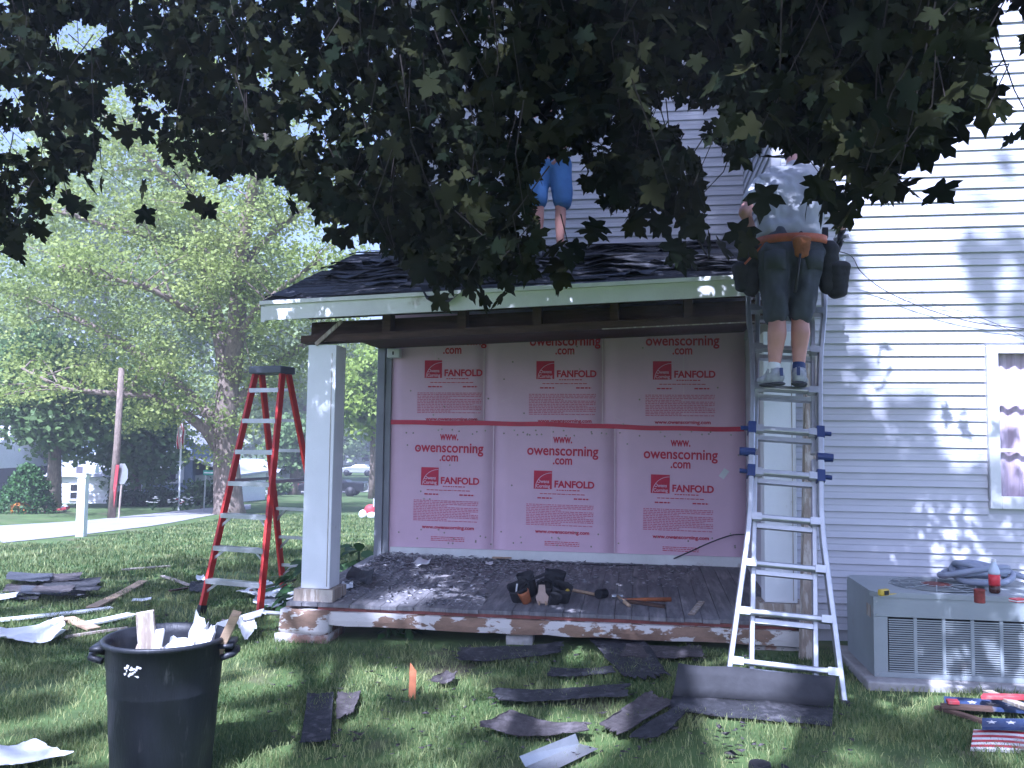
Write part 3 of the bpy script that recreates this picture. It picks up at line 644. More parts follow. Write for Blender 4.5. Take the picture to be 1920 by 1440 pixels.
# rusty tin, yellow tape measure, small red box
p = actop(1837, 1130); M['rust'] = mat('rusty_red_tin', (.24, .05, .04), .6, var=.4, scale=20, bump=.2)
tn = thing('tin_can', 'rusty red open tin standing in front of the bottle', 'can', p); MB().lathe([(.030, 0), (.031, .004), (.031, .075), (.033, .08), (.029, .08), (.028, .01)], 20).build('tin', M['rust'], tn, True)
p = actop(1657, 1117); M['yellow'] = mat('yellow_plastic', (.55, .40, .04), .4, var=.1, bump=0)
tm = thing('tape_measure', 'yellow and black tape measure near the corner of the air conditioner', 'tape measure', p, .5)
bevel(MB().box(-.038, .038, -.02, .02, 0, .042).build('case', M['yellow'], tm), .012, 3); MB().box(-.02, .02, -.023, -.0205, .008, .034).build('grip', M['black'], tm); MB().box(.038, .11, -.010, .010, .004, .006).build('blade', M['yellow'], tm)
p = actop(1910, 1128); rb = thing('cigarette_box', 'small red and white box at the edge of the air conditioner', 'box', p, .3)
MB().box(-.045, .045, -.03, .03, 0, .018).build('box', M['label'], rb); MB().box(-.0455, .0455, -.0305, .0305, .004, .012).build('band', M['trim'], rb)

# ------------------------------------------------------------------ bin with rubble
BP = at(312, 1190, 4.15); bz = terr(BP.x, BP.y); BH = BP.z - bz
bn = thing('trash_can', 'black plastic trash can full of scrap in the foreground', 'trash can', (BP.x, BP.y, bz))
MB().lathe([(.215, 0), (.225, .008), (.238, .2), (.240, .205), (.252, BH - .26), (.256, BH - .25), (.256, BH - .24), (.263, BH - .13), (.268, BH - .125), (.270, BH - .03), (.288, BH - .026), (.292, BH - .008), (.284, BH), (.272, BH - .004), (.262, BH - .05), (.215, .03), (.02, .028)], 48).build('barrel', M['bin'], bn, True)
for a in (.15, PI + .15):
    hd = MB(); c_, s_ = math.cos(a), math.sin(a); T_ = Vector((-s_, c_, 0)); R2 = Vector((c_, s_, 0))
    hd.tube([R2 * .268 + T_ * -.075 + Vector((0, 0, BH - .10)), R2 * .325 + T_ * -.06 + Vector((0, 0, BH - .085)), R2 * .335 + Vector((0, 0, BH - .08)), R2 * .325 + T_ * .06 + Vector((0, 0, BH - .085)), R2 * .268 + T_ * .075 + Vector((0, 0, BH - .10))], .016, 8)
    hd.bar(R2 * .26 + Vector((0, 0, BH - .045)), R2 * .325 + Vector((0, 0, BH - .045)), .17, .02); hd.build('handle', M['bin'], bn, True)
mk = MB(); rr = random.Random(4); A0 = rad(-100)    # scuffed pale mark on the front
for u, v, l, a in ((-.03, .012, .022, .2), (-.008, .004, .045, .25), (.004, -.010, .03, .5), (.024, .012, .02, 1.2), (.034, .016, .018, -.3), (-.036, -.016, .012, .4), (.018, -.020, .03, -.5), (-.012, -.018, .02, .9), (-.022, .022, .012, -.2), (.0, .012, .016, -.9)):
    vs = []
    for x, y in ((-l / 2, -.005), (l / 2, -.003), (l / 2 + .003, .005), (-l / 2, .006)):
        X = u + x * math.cos(a) - y * math.sin(a); Y = v + x * math.sin(a) + y * math.cos(a); th = A0 + X / .27; r_ = .2665 + Y * .05 + .0022; vs.append((r_ * math.cos(th), r_ * math.sin(th), BH - .105 + Y))
    mk.add(vs, [(0, 1, 2, 3)])
mk.build('scuff_mark', M['whitesheet'], bn)
def stick(name, label, cat, a, b, wd, th, mt, hint=(0, 1, 0), group=None, jag=.03):
    """a broken piece of board between two world points"""
    a = Vector(a); b = Vector(b); x, y, d = frame_of(b - a, hint); L = (b - a).length; n = 10; vs = []; fs = []; r_ = random.Random(name + label); ph = r_.uniform(0, 6)
    for j in range(n + 1):
        l = L * j / n; wv = y * (.006 * math.sin(ph + 3 * j / n) * L)
        for i, jx in ((-1, -1), (1, -1), (1, 1), (-1, 1)):
            e = (jag * r_.uniform(-1, 1)) if j in (0, n) else 0; vs.append(d * (l + e) + x * (i * wd / 2) + y * (jx * th / 2) + wv)
    for j in range(n):
        for i in range(4): fs.append((4 * j + i, 4 * j + (i + 1) % 4, 4 * j + 4 + (i + 1) % 4, 4 * j + 4 + i))
    fs += [(3, 2, 1, 0), tuple(4 * n + i for i in range(4))]
    o = MB().add(vs, fs).build(name, mt); o.location = a; tag(o, label, cat, group); return bevel(o, .002, 1)
G = 'scraps standing in the trash can'
c = Vector((BP.x, BP.y, BP.z))
stick('broken_board', 'grey broken board end sticking up at left in the trash can', 'board', c + Vector((-.05, -.02, -.30)), at(272, 1150, 4.1), .085, .02, M['greywood'], (0, 1, .2), G)
stick('broken_board', 'short pale splinter beside the grey board inside the trash can', 'board', c + Vector((-.06, -.06, -.3)), at(300, 1186, 4.08), .04, .015, M['oldwhite'], (0, 1, .2), G)
stick('broken_board', 'brown wooden stick leaning over the right rim of the trash can', 'board', c + Vector((.15, .05, -.30)), at(442, 1152, 4.1), .042, .02, M['tan'], (0, 1, .2), G)
def sheet(name, label, cat, corners, mt, nu=10, nv=6, curl=.02, th=.003, group=None, seed=0, jag=.0, lo=None):
    """a thin warped sheet spanned by four world corners"""
    A, B, C_, D_ = [Vector(p) for p in corners]; o0 = (A + B + C_ + D_) / 4; vs = []; fs = []; r_ = random.Random(seed); sx = r_.uniform(0, 50)
    nrm = (B - A).cross(D_ - A).normalized()
    if nrm.z < -.2: nrm = -nrm
    for j in range(nv + 1):
        for i in range(nu + 1):
            u, v = i / nu, j / nv; p = A.lerp(B, u).lerp(D_.lerp(C_, u), v)
            if jag and (i in (0, nu) or j in (0, nv)): p = p + (o0 - p) * (jag * r_.random())
            p = p + nrm * (curl * (.5 + mnoise.noise(Vector((u * 2.2 + sx, v * 2.2, sx)))) + (curl * 1.2 * (2 * u - 1) ** 2 * (r_.random() * .3 + .7)))
            if lo is not None: p.z = max(p.z, terr(p.x, p.y) + lo)
            vs.append(p - o0)
    k = len(vs); vs += [v - nrm * th for v in vs]; W_ = nu + 1
    for j in range(nv):
        for i in range(nu):
            a = j * W_ + i; fs.append((a, a + 1, a + W_ + 1, a + W_)); fs.append((k + a, k + a + W_, k + a + W_ + 1, k + a + 1))
    for i in range(nu): fs.append((i, k + i, k + i + 1, i + 1)); a = nv * W_ + i; fs.append((a, a + 1, k + a + 1, k + a))
    for j in range(nv): a = j * W_; fs.append((a, a + W_, k + a + W_, k + a)); a = j * W_ + nu; fs.append((a, k + a, k + a + W_, a + W_))
    o = MB().add(vs, fs).build(name, mt); o.location = o0; return tag(o, label, cat, group)
sheet('siding_scrap', 'torn white sheet curling out of the right side of the trash can', 'scrap', (c + Vector((.04, .02, -.25)), c + Vector((.20, .10, -.25)), at(415, 1182, 4.1), at(372, 1152, 4.15)), M['whitesheet'], curl=.06, seed=5, group=G, jag=.3)
sheet('siding_scrap', 'white paper scrap lying low inside the trash can', 'scrap', (c + Vector((-.02, -.05, -.16)), c + Vector((.14, -.03, -.14)), c + Vector((.15, .12, -.04)), c + Vector((-.01, .13, -.06))), M['whitesheet'], curl=.03, seed=6, group=G, jag=.3)
sheet('siding_scrap', 'crumpled grey scrap filling the bottom of the trash can', 'scrap', (c + Vector((-.2, -.15, -.22)), c + Vector((.2, -.15, -.2)), c + Vector((.18, .17, -.15)), c + Vector((-.19, .17, -.14))), M['greywood'], curl=.05, seed=7, group=G, jag=.2)

# ------------------------------------------------------------------ people
def fused(build_fn, voxel, smooth_it=8):
    mb = MB(); build_fn(mb); me = mb.mesh('body'); o = bpy.data.objects.new('body', me)
    r = o.modifiers.new('remesh', 'REMESH'); r.mode = 'VOXEL'; r.voxel_size = voxel
    s = o.modifiers.new('smooth', 'SMOOTH'); s.factor = .6; s.iterations = smooth_it
    out = baked(o); out.shade_smooth(); return out
def folds(me, amp, sc_=9, stretch=(1, 1, .4)):
    n = len(me.vertices); co = np.empty(n * 3, dtype=np.float32); no = np.empty(n * 3, dtype=np.float32); me.vertices.foreach_get('co', co); me.vertices.foreach_get('normal', no)
    co = co.reshape(-1, 3); no = no.reshape(-1, 3); d = np.array([mnoise.noise(Vector((p[0] * sc_ * stretch[0], p[1] * sc_ * stretch[1], p[2] * sc_ * stretch[2]))) for p in co.tolist()]); me.vertices.foreach_set('co', (co + no * (amp * d)[:, None]).astype(np.float32).reshape(-1))
    me.update(); return me
def hand_on(mb, wrist, d, palm_n, k=1.0, curl=.7):
    """palm, four unequal bent fingers and a thumb; d: pointing direction, palm_n: where the palm faces"""
    d = Vector(d).normalized(); n = Vector(palm_n); n = (n - d * n.dot(d)).normalized(); x = d.cross(n)
    for q in (-.026, -.009, .009, .026): mb.capsule(wrist + d * .015 + x * (q * .7 * k), .015 * k, wrist + d * (.085 * k) + x * (q * k), .0135 * k, 8)
    for q, L in ((-.030, .062), (-.010, .072), (.010, .068), (.030, .052)):
        p = wrist + d * (.09 * k) + x * (q * k); dd = d
        for s_ in range(3):
            dd = (dd + n * curl * .55).normalized(); p2 = p + dd * (L * k * (.45, .32, .23)[s_]); mb.capsule(p, (.0095 - .001 * s_) * k, p2, (.0088 - .001 * s_) * k, 7); p = p2
    p = wrist + d * (.028 * k) - x * (.028 * k); t1 = (d * .6 - x * .8 + n * .35).normalized(); p2 = p + t1 * (.045 * k); mb.capsule(p, .013 * k, p2, .011 * k, 7); p3 = p2 + (d * .9 + n * .5).normalized() * (.034 * k); mb.capsule(p2, .0105 * k, p3, .0085 * k, 7)
def head_on(mb, c, fwd, up, k=1.0):
    f = Vector(fwd).normalized(); u = Vector(up); u = (u - f * u.dot(f)).normalized(); x = f.cross(u); B = Matrix((x, f, u)).transposed()
    mb.sphere(c + u * .02, (.074 * k, .095 * k, .098 * k), 16, 12, B); mb.sphere(c + f * .028 - u * .06, (.055 * k, .062 * k, .062 * k), 14, 10, B)
    mb.sphere(c + f * .098 - u * .018, (.013, .022, .024), 8, 6, B); mb.sphere(c + f * .082 - u * .062, (.026, .014, .012), 8, 6, B)
    for s_ in (-1, 1): mb.sphere(c + x * (.076 * s_) - u * .008, (.011, .020, .032), 8, 6, B); mb.sphere(c + f * .072 + x * (.032 * s_) + u * .028, (.022, .014, .010), 8, 6, B)
def hair_on(c, fwd, up):
    f = Vector(fwd).normalized(); u = Vector(up); u = (u - f * u.dot(f)).normalized(); x = f.cross(u); B = Matrix((x, f, u)).transposed()
    def fn(mb):
        mb.sphere(c + u * .042 - f * .016, (.081, .095, .088), 16, 12, B); mb.sphere(c - f * .045, (.074, .062, .08), 14, 10, B)
    return fused(fn, .011, 4)
def eyes_on(c, fwd, up, parent):
    f = Vector(fwd).normalized(); u = Vector(up); u = (u - f * u.dot(f)).normalized(); x = f.cross(u)
    for s_ in (-1, 1):
        mb = MB(); mb.sphere(c + f * .082 + x * (.031 * s_) + u * .012, .0115, 10, 8); mb.build('eye', M['hair'], parent, True)

# ---- the roofer on the ladder, seen from behind
def W(px, py, D): return at(px, py, D)
rl = LA + LP(RUNGS[6], 0, .0)                         # the rung he stands on
J = dict(anL=W(1452, 690, 5.78), anR=W(1498, 689, 5.78), knL=W(1457, 598, 5.82), knR=W(1500, 598, 5.82), hpL=W(1452, 478, 5.93), hpR=W(1507, 478, 5.93), pel=W(1480, 462, 5.95),
         wst=W(1481, 428, 6.00), chs=W(1484, 372, 6.12), shL=W(1424, 348, 6.20), shR=W(1549, 350, 6.20), elL=W(1396, 398, 6.06), elR=W(1581, 400, 6.08), wrL=W(1413, 436, 6.22), wrR=W(1577, 432, 6.26), nk=W(1487, 318, 6.30), hd=W(1489, 275, 6.42))
fwdm = HV.copy()
man = thing('person', 'person in grey t-shirt and dark shorts standing on the aluminium ladder', 'person', rl)
rl_inv = -rl
def shift(me, o): me.transform(Matrix.Translation(o)); return me
def body1(mb):
    for s_ in 'LR':
        mb.capsule(J['an' + s_], .038, J['kn' + s_].lerp(J['an' + s_], .6), .054, 12); mb.capsule(J['kn' + s_].lerp(J['an' + s_], .6) , .054, J['kn' + s_].lerp(J['an' + s_], .30) + Vector((0, -.018, 0)), .066); mb.capsule(J['kn' + s_].lerp(J['an' + s_], .30) + Vector((0, -.018, 0)), .066, J['kn' + s_], .058); mb.capsule(J['kn' + s_], .060, J['hp' + s_], .088)
        a = J['an' + s_]; mb.capsule(a + Vector((0, -.02, -.055)), .032, a + fwdm * .09 + Vector((0, 0, -.075)), .026)
        mb.capsule(J['sh' + s_], .058, J['el' + s_], .046); mb.capsule(J['el' + s_], .044, J['wr' + s_], .029)
        mb.capsule(J['sh' + s_], .055, J['chs'], .09)
    mb.capsule(J['hpL'], .095, J['hpR'], .095); mb.capsule(J['pel'], .105, J['wst'], .09); mb.capsule(J['wst'], .09, J['chs'], .09); mb.capsule(J['chs'], .08, J['nk'], .055); mb.capsule(J['nk'], .055, J['hd'], .05)
    head_on(mb, J['hd'] + Vector((0, .02, .03)), fwdm + Vector((0, 0, -.5)), (0, 0, 1))
    hand_on(mb, J['wrL'], Vector((.15, .5, -.8)), HU, 1.0); hand_on(mb, J['wrR'], Vector((-.05, .25, -.95)), -HU, 1.0, 1.0)
link('body', shift(fused(body1, .011, 6), rl_inv), M['skin'], man)
def shirt1(mb):
    for q in (-.12, -.06, 0, .06, .12):
        mb.capsule(J['pel'] + HU * (q * .95) + Vector((0, 0, .075)), .105, J['wst'] + HU * q * .92, .105); mb.capsule(J['wst'] + HU * q * .92, .105, J['chs'] + HU * q * 1.25, .115)
        mb.capsule(J['chs'] + HU * q * 1.25, .115, J['nk'].lerp(J['chs'], .25) + HU * q * 1.1, .085)
    mb.capsule(J['shL'] + HU * .04, .088, J['shR'] - HU * .04, .088); mb.capsule(J['chs'], .11, J['nk'], .072)
shl = link('t_shirt', shift(folds(folds(fused(shirt1, .012, 3), .016, 8, (1, 1, .5)), .008, 22, (1, 1, .5)), rl_inv), M['tshirt'], man)
for s_ in 'LR':
    def slv(mb, s_=s_): mb.capsule(J['sh' + s_] + (HU * .02 if s_ == 'L' else HU * -.02), .078, J['sh' + s_].lerp(J['el' + s_], .62), .069)
    link('sleeve', shift(folds(fused(slv, .011, 4), .008, 12), rl_inv), M['sleeve'], man)
    def glv(mb, s_=s_):
        hand_on(mb, J['wr' + s_], Vector((.15, .5, -.8)) if s_ == 'L' else Vector((-.05, .25, -.95)), HU if s_ == 'L' else -HU, 1.2, .7 if s_ == 'L' else 1.0); mb.capsule(J['wr' + s_] - (J['wr' + s_] - J['el' + s_]).normalized() * .03, .036, J['wr' + s_], .035)
    link('glove', shift(fused(glv, .007, 3), rl_inv), M['blackcloth'], man)
def shorts1(mb):
    for s_ in 'LR':
        e = -1 if s_ == 'L' else 1
        for fy in (-.03, .03): mb.capsule(J['hp' + s_] + HU * (.016 * e) + HV * fy, .116, J['kn' + s_].lerp(J['hp' + s_], .06) + HU * (.006 * e) + HV * fy * .8, .074)
        mb.capsule(J['hp' + s_] + Vector((0, -.04, -.01)) + HU * (.02 * e), .120, J['pel'] + HU * (.06 * e) + Vector((0, 0, .04)), .115)
    mb.capsule(J['hpL'], .115, J['hpR'], .115)
link('shorts', shift(folds(folds(fused(shorts1, .012, 3), .022, 9, (1, 1, .7)), .010, 24, (1, 1, .6)), rl_inv), M['shorts'], man)
for s_ in 'LR':
    e = -1 if s_ == 'L' else 1; c_ = J['hp' + s_] + HU * (.035 * e) + Vector((0, -.148, -.03)) - rl
    mb = MB(); N_ = 5; vs = [c_ + HU * ((i / N_ - .5) * .11) + Vector((0, .035 * (i / N_ - .5) ** 2 * 4 - .0, dz - .02 * abs(i / N_ - .5) * (dz < -.05))) for dz in (.03, -.09) for i in range(N_ + 1)]; pk = mb.add(vs, [(i, i + 1, N_ + 2 + i, N_ + 1 + i) for i in range(N_)]).build('back_pocket', M['shorts'], man, True); sw_ = pk.modifiers.new('fit', 'SHRINKWRAP'); sw_.target = bpy.data.objects['shorts']; sw_.offset = .006; sw_.wrap_mode = 'ABOVE_SURFACE'; pk.modifiers.new('t', 'SOLIDIFY').thickness = .006
for s_ in 'LR':
    a = J['an' + s_]; fd = (fwdm + HU * (-.38 if s_ == 'L' else .22)).normalized(); fx = Vector((fd.y, -fd.x, 0)); B3 = Matrix((fx, fd, Vector((0, 0, 1)))).transposed()
    def sh(mb, a=a, fd=fd, B3=B3):
        h = Vector((0, 0, -.078)); mb.sphere(a - fd * .035 + Vector((0, 0, -.062)), (.046, .058, .055), 14, 10, B3); mb.capsule(a + Vector((0, 0, -.015)), .047, a + fd * .03 + Vector((0, 0, -.05)), .05); mb.capsule(a + fd * .03 + Vector((0, 0, -.062)), .046, a + fd * .14 + h, .038); mb.sphere(a + fd * .12 + h, (.056, .085, .036), 14, 10, B3); mb.sphere(a + fd * .02 + h, (.044, .10, .036), 14, 10, B3)
    so_ = link('shoe', shift(fused(sh, .007, 3), rl_inv), M['shoe'], man)
    def sl(mb, a=a, fd=fd, B3=B3):
        h = Vector((0, 0, -.110))
        for k in range(9): q = k / 8; mb.sphere(a + fd * (-.06 + .24 * q) + h, (.046 + .012 * math.sin(PI * min(1, q * 1.15)), .036, .015), 12, 6, B3)
    link('sole', shift(fused(sl, .006, 2), rl_inv), M['sole'], so_)
    def sk(mb, a=a): mb.capsule(a + Vector((0, 0, -.03)), .046, a + Vector((0, 0, .020)), .044)
    link('sock', shift(fused(sk, .008, 2), rl_inv), M['trim'] if s_ == 'L' else M['blueplastic'], so_)
    for k in range(3): mb = MB(); c_ = a + fd * (.045 + .03 * k) + Vector((0, 0, -.012 - .012 * k)) - rl; mb.tube([c_ - fx * .03 + Vector((0, 0, -.012)), c_ + Vector((0, 0, .004)), c_ + fx * .03 + Vector((0, 0, -.012))], .004, 6); mb.build('lace', M['trim'], so_)
    mb = MB(); mb.bar(a - fd * .092 + Vector((0, 0, -.06)) - rl, a - fd * .088 + Vector((0, 0, -.005)) - rl, .022, .006, fd); mb.build('heel_tab', M['blueplastic'], so_)
link('hair', shift(hair_on(J['hd'] + Vector((0, .02, .03)), fwdm + Vector((0, 0, -.5)), (0, 0, 1)), rl_inv), M['hair'], man)
eyes_on(J['hd'] + Vector((0, .02, .03)) - rl, fwdm + Vector((0, 0, -.5)), (0, 0, 1), man)
# tool belt: orange belt, leather patch behind, pouches at both hips, hanging strap
tb = thing('tool_belt', 'tool belt with black pouches worn by the person on the ladder', 'tool belt', J['pel'])
def ringpts(c, rx, ry, n=28, tilt=0): return [c + HU * (rx * math.cos(2 * PI * k / n)) + HV * (ry * math.sin(2 * PI * k / n)) + Vector((0, 0, tilt * math.cos(2 * PI * k / n))) for k in range(n + 1)]
cb = Vector((0, -.035, .02)); mb = MB(); n = 28
R0 = ringpts(cb, .240, .172); vs = []
for p in R0: vs += [p + Vector((0, 0, -.028)), p + Vector((0, 0, .028))]
mb.add(vs, [(2 * i, 2 * i + 2, 2 * i + 3, 2 * i + 1) for i in range(n)]); M['belt'] = mat('orange_leather_belt', (.42, .11, .05), .6, var=.3, scale=12, bump=.2); b_ = mb.build('belt', M['belt'], tb, True)
sm = b_.modifiers.new('solid', 'SOLIDIFY'); sm.thickness = .01
def pouch(mb, c, w_, h_, d_, taper=.8):
    for k in range(5):
        q = k / 4; mb.sphere(c + Vector((0, 0, -h_ * q)), (w_ * (1 - (1 - taper) * q), d_ * (1 - .3 * q), h_ * .3), 12, 8, Matrix((HU, HV, Vector((0, 0, 1)))).transposed())
for e, dx, dz, w_, h_, nm in ((-1, -.275, -.08, .085, .21, 'pouch'), (-1, -.235, -.03, .07, .16, 'pouch'), (-1, -.33, -.15, .07, .14, 'pouch'), (1, .25, -.04, .08, .24, 'pouch'), (1, .305, -.16, .09, .17, 'pouch')):
    def pf(mb, dx=dx, dz=dz, w_=w_, h_=h_): pouch(mb, HU * dx + Vector((0, -.03, dz)), w_, h_, .075)
    link(nm, folds(fused(pf, .011, 3), .012, 14), M['blackcloth'], tb)
def patch(mb): pouch(mb, Vector((0, -.212, .0)) + HU * .012, .07, .10, .022, .75)
link('leather_patch', folds(fused(patch, .009, 2), .006, 18), M['leather'], tb)
mb = MB(); mb.tube([Vector((0, -.225, -.10)), Vector((-.005, -.22, -.22)) + HU * -.01, Vector((0, -.20, -.36)) + HU * -.03], [.008, .009, .012], 8); mb.build('hanging_strap', M['black'], tb, True)
mb = MB(); mb.bar(HU * -.33 + Vector((0, -.1, -.14)), HU * -.20 + Vector((0, -.12, .0)), .03, .012); mb.bar(HU * -.19 + Vector((0, -.13, -.10)), HU * -.20 + Vector((0, -.12, -.01)), .035, .012); mb.build('pouch_strap', M['belt'], tb)
# hammer in his right hand, paper packet stuck by the rail
hp = J['wrR'] + Vector((0, .03, -.09)); hm = thing('hammer', 'dark hammer held in the right glove of the person on the ladder', 'hammer', hp)
MB().tube([Vector((.02, 0, .02)), HU * -.06 + Vector((0, -.02, -.16))], [.014, .012], 8).build('handle', M['black'], hm, True); MB().bar(Vector((-.03, .03, .03)), Vector((.06, -.03, .05)), .028, .028).build('head', M['alu'], hm)
sheet('shingle_packet', 'pale bundle of flashing at the eave beside the right ladder rail', 'scrap', (W(1545, 500, 6.42), W(1588, 478, 6.42), W(1590, 500, 6.42), W(1552, 528, 6.42)), M['alu'], curl=.03, seed=9)

# ---- the roofer on the porch roof
S2 = onT(1030, 452, 1.05); s2 = S2.x
feet = [H(s2 - .11, 1.02, zroof(s2 - .11, 1.02) + .05), H(s2 + .10, 1.10, zroof(s2 + .10, 1.10) + .05)]
base2 = H(s2, 1.05, zroof(s2, 1.05)); zb = base2.z
p2 = thing('person', 'person in light blue shorts standing on the porch roof behind the leaves', 'person', base2)
K = {}
def A2(ds, dt, dz): return HU * ds + HV * dt + Vector((0, 0, dz))
K['anL'] = feet[0] - base2 + Vector((0, 0, .06)); K['anR'] = feet[1] - base2 + Vector((0, 0, .06))
K.update(knL=A2(-.105, -.02, .50), knR=A2(.105, .02, .50), hpL=A2(-.09, .05, .93), hpR=A2(.09, .05, .93), pel=A2(0, .05, .98), wst=A2(0, .04, 1.10), chs=A2(0, .02, 1.30), shL=A2(-.18, .03, 1.44), shR=A2(.18, .03, 1.44), elL=A2(-.26, .0, 1.18), elR=A2(.25, -.02, 1.18), wrL=A2(-.24, -.14, .97), wrR=A2(.09, -.20, .98), nk=A2(0, .02, 1.50), hd=A2(0, -.01, 1.62))
fw2 = -HV
def body2(mb):
    for s_ in 'LR':
        mb.capsule(K['an' + s_], .036, K['kn' + s_].lerp(K['an' + s_], .35), .056); mb.capsule(K['kn' + s_].lerp(K['an' + s_], .35), .056, K['kn' + s_], .054); mb.capsule(K['kn' + s_], .058, K['hp' + s_], .085)
        a = K['an' + s_]; mb.capsule(a + Vector((0, .03, -.05)), .032, a + fw2 * .14 + Vector((0, 0, -.07)), .026); mb.capsule(K['sh' + s_], .056, K['el' + s_], .043); mb.capsule(K['el' + s_], .041, K['wr' + s_], .028); mb.capsule(K['sh' + s_], .058, K['chs'], .10)
    mb.capsule(K['hpL'], .09, K['hpR'], .09); mb.capsule(K['pel'], .11, K['wst'], .105); mb.capsule(K['wst'], .105, K['chs'], .12); mb.capsule(K['chs'], .11, K['nk'], .055); mb.capsule(K['nk'], .052, K['hd'], .05)
    head_on(mb, K['hd'], fw2, (0, 0, 1)); hand_on(mb, K['wrL'], A2(.05, -.3, -.9), HU); hand_on(mb, K['wrR'], A2(-.1, -.2, -.9), -HU)
link('body', fused(body2, .011, 6), M['skin'], p2)
def shirt2(mb):
    for q in (-.06, .06): mb.capsule(K['pel'] + HU * q + Vector((0, 0, .03)), .115, K['wst'] + HU * q, .11); mb.capsule(K['wst'] + HU * q, .11, K['chs'] + HU * q * 1.3, .12)
    mb.capsule(K['shL'], .07, K['shR'], .07)
    for s_ in 'LR': mb.capsule(K['sh' + s_], .07, K['sh' + s_].lerp(K['el' + s_], .6), .062)
link('t_shirt', folds(fused(shirt2, .012, 5), .012, 9), M['sleeve'], p2)
def shorts2(mb):
    for s_ in 'LR':
        e = -1 if s_ == 'L' else 1; mb.capsule(K['hp' + s_] + HU * (.01 * e), .112, K['kn' + s_] + HU * (.015 * e) + Vector((0, 0, .06)), .095); mb.capsule(K['hp' + s_], .115, K['pel'] + HU * (.05 * e) + Vector((0, 0, .05)), .11)
    mb.capsule(K['hpL'], .11, K['hpR'], .11)
link('shorts', folds(fused(shorts2, .012, 5), .016, 10), M['blueshorts'], p2)
for s_ in 'LR':
    a = K['an' + s_]
    def sh(mb, a=a): mb.capsule(a + Vector((0, .03, -.05)), .044, a + fw2 * .15 + Vector((0, 0, -.07)), .038); mb.capsule(a + Vector((0, .02, -.01)), .045, a + Vector((0, .02, -.05)), .046)
    link('shoe', fused(sh, .009, 4), M['shoe'], p2)
link('hair', hair_on(K['hd'], fw2, (0, 0, 1)), M['hair'], p2); eyes_on(K['hd'], fw2, (0, 0, 1), p2)

# ------------------------------------------------------------------ things on the porch floor
def onfloor(px, py):                                   # point of the sloping porch floor under a pixel
    r = ray(px, py); a0 = CAM.z - .225 + FF * .036 - (CAM - HC).dot(HV) * .036; a1 = r.z - r.dot(HV) * .036
    return CAM + r * (-a0 / a1)
def pile(name, label, cat, c, spec, rz=0):
    """several soft rounded pieces: (part name, [(offset, radii)], material)"""
    t_ = thing(name, label, cat, c, rz)
    for nm, balls, mt in spec:
        def fn(mb, balls=balls):
            for o_, r_ in balls: mb.sphere(Vector(o_), r_, 12, 8)
        link(nm, folds(fused(fn, .009, 3), .010, 16, (1, 1, 1)), mt, t_)
    return t_
c = onfloor(1015, 1128)
M['suede'] = mat('suede', (.42, .32, .26), .9, var=.15, bump=.2)
tb2 = thing('tool_belt', 'black and tan tool belt dropped in a heap on the porch floor', 'tool belt', c)
def pocket(par, c_, w_, h_, d_, rot, mt, nm='pouch'):
    """an open soft pocket: wide mouth, rounded foot, thick walls"""
    R_ = Matrix.Translation(c_) @ Matrix.Rotation(rot[2], 4, 'Z') @ Matrix.Rotation(rot[1], 4, 'Y') @ Matrix.Rotation(rot[0], 4, 'X'); n = 18; rings = ((.55, 0.0), (.85, .06), (.96, .35), (1.0, .8), (1.06, 1.0), (.96, 1.0), (.90, .7), (.80, .25), (.4, .12)); vs = []; fs = []
    for q, z_ in rings:
        for k in range(n):
            a_ = 2 * PI * k / n; cx_ = abs(math.cos(a_)) ** .6 * math.copysign(1, math.cos(a_)); sy_ = abs(math.sin(a_)) ** .6 * math.copysign(1, math.sin(a_)); p_ = Vector((cx_ * w_ * q, sy_ * d_ * q, z_ * h_)); p_ += Vector(mnoise.noise_vector((R_ @ p_) * 22)) * .008; vs.append(R_ @ p_)
    for i in range(len(rings) - 1):
        for k in range(n): fs.append((i * n + k, i * n + (k + 1) % n, (i + 1) * n + (k + 1) % n, (i + 1) * n + k))
    fs += [tuple(range(n - 1, -1, -1)), tuple(range((len(rings) - 1) * n, len(rings) * n))]
    return MB().add(vs, fs).build(nm, mt, par, True)
for cc_, w_, h_, d_, rt, mt, nm in (((-.16, .02, .0), .085, .17, .06, (.5, -.35, .2), M['blackcloth'], 'pouch'), ((-.09, .06, .03), .07, .20, .05, (.2, -.2, -.3), M['blackcloth'], 'pouch'), ((.08, .05, .01), .085, .24, .055, (.15, .12, .3), M['blackcloth'], 'pouch'),
                               ((.15, -.01, .0), .08, .18, .05, (.55, .25, -.2), M['blackcloth'], 'pouch'), ((.02, .02, .0), .06, .15, .05, (.4, 0, .1), M['blackcloth'], 'pouch'), ((-.115, -.07, .0), .045, .12, .03, (.3, -.45, .3), M['leather'], 'leather_holster'), ((.09, -.09, .0), .05, .10, .03, (.7, .2, .1), M['blackcloth'], 'pouch')):
    pocket(tb2, Vector(cc_), w_, h_, d_, rt, mt, nm)
mb = MB(); vs = [(-.035, -.105, .005), (.045, -.11, .005), (.055, -.112, .06), (.03, -.10, .09), (.025, -.09, .15), (-.025, -.09, .15), (-.03, -.10, .09), (-.05, -.112, .05)]
mb.add(vs + [(x, y + .012, z_) for x, y, z_ in vs], [tuple(range(8)), tuple(range(15, 7, -1))] + [((i + 1) % 8, i, 8 + i, 8 + (i + 1) % 8) for i in range(8)]); mb.build('suede_patch', M['suede'], tb2)
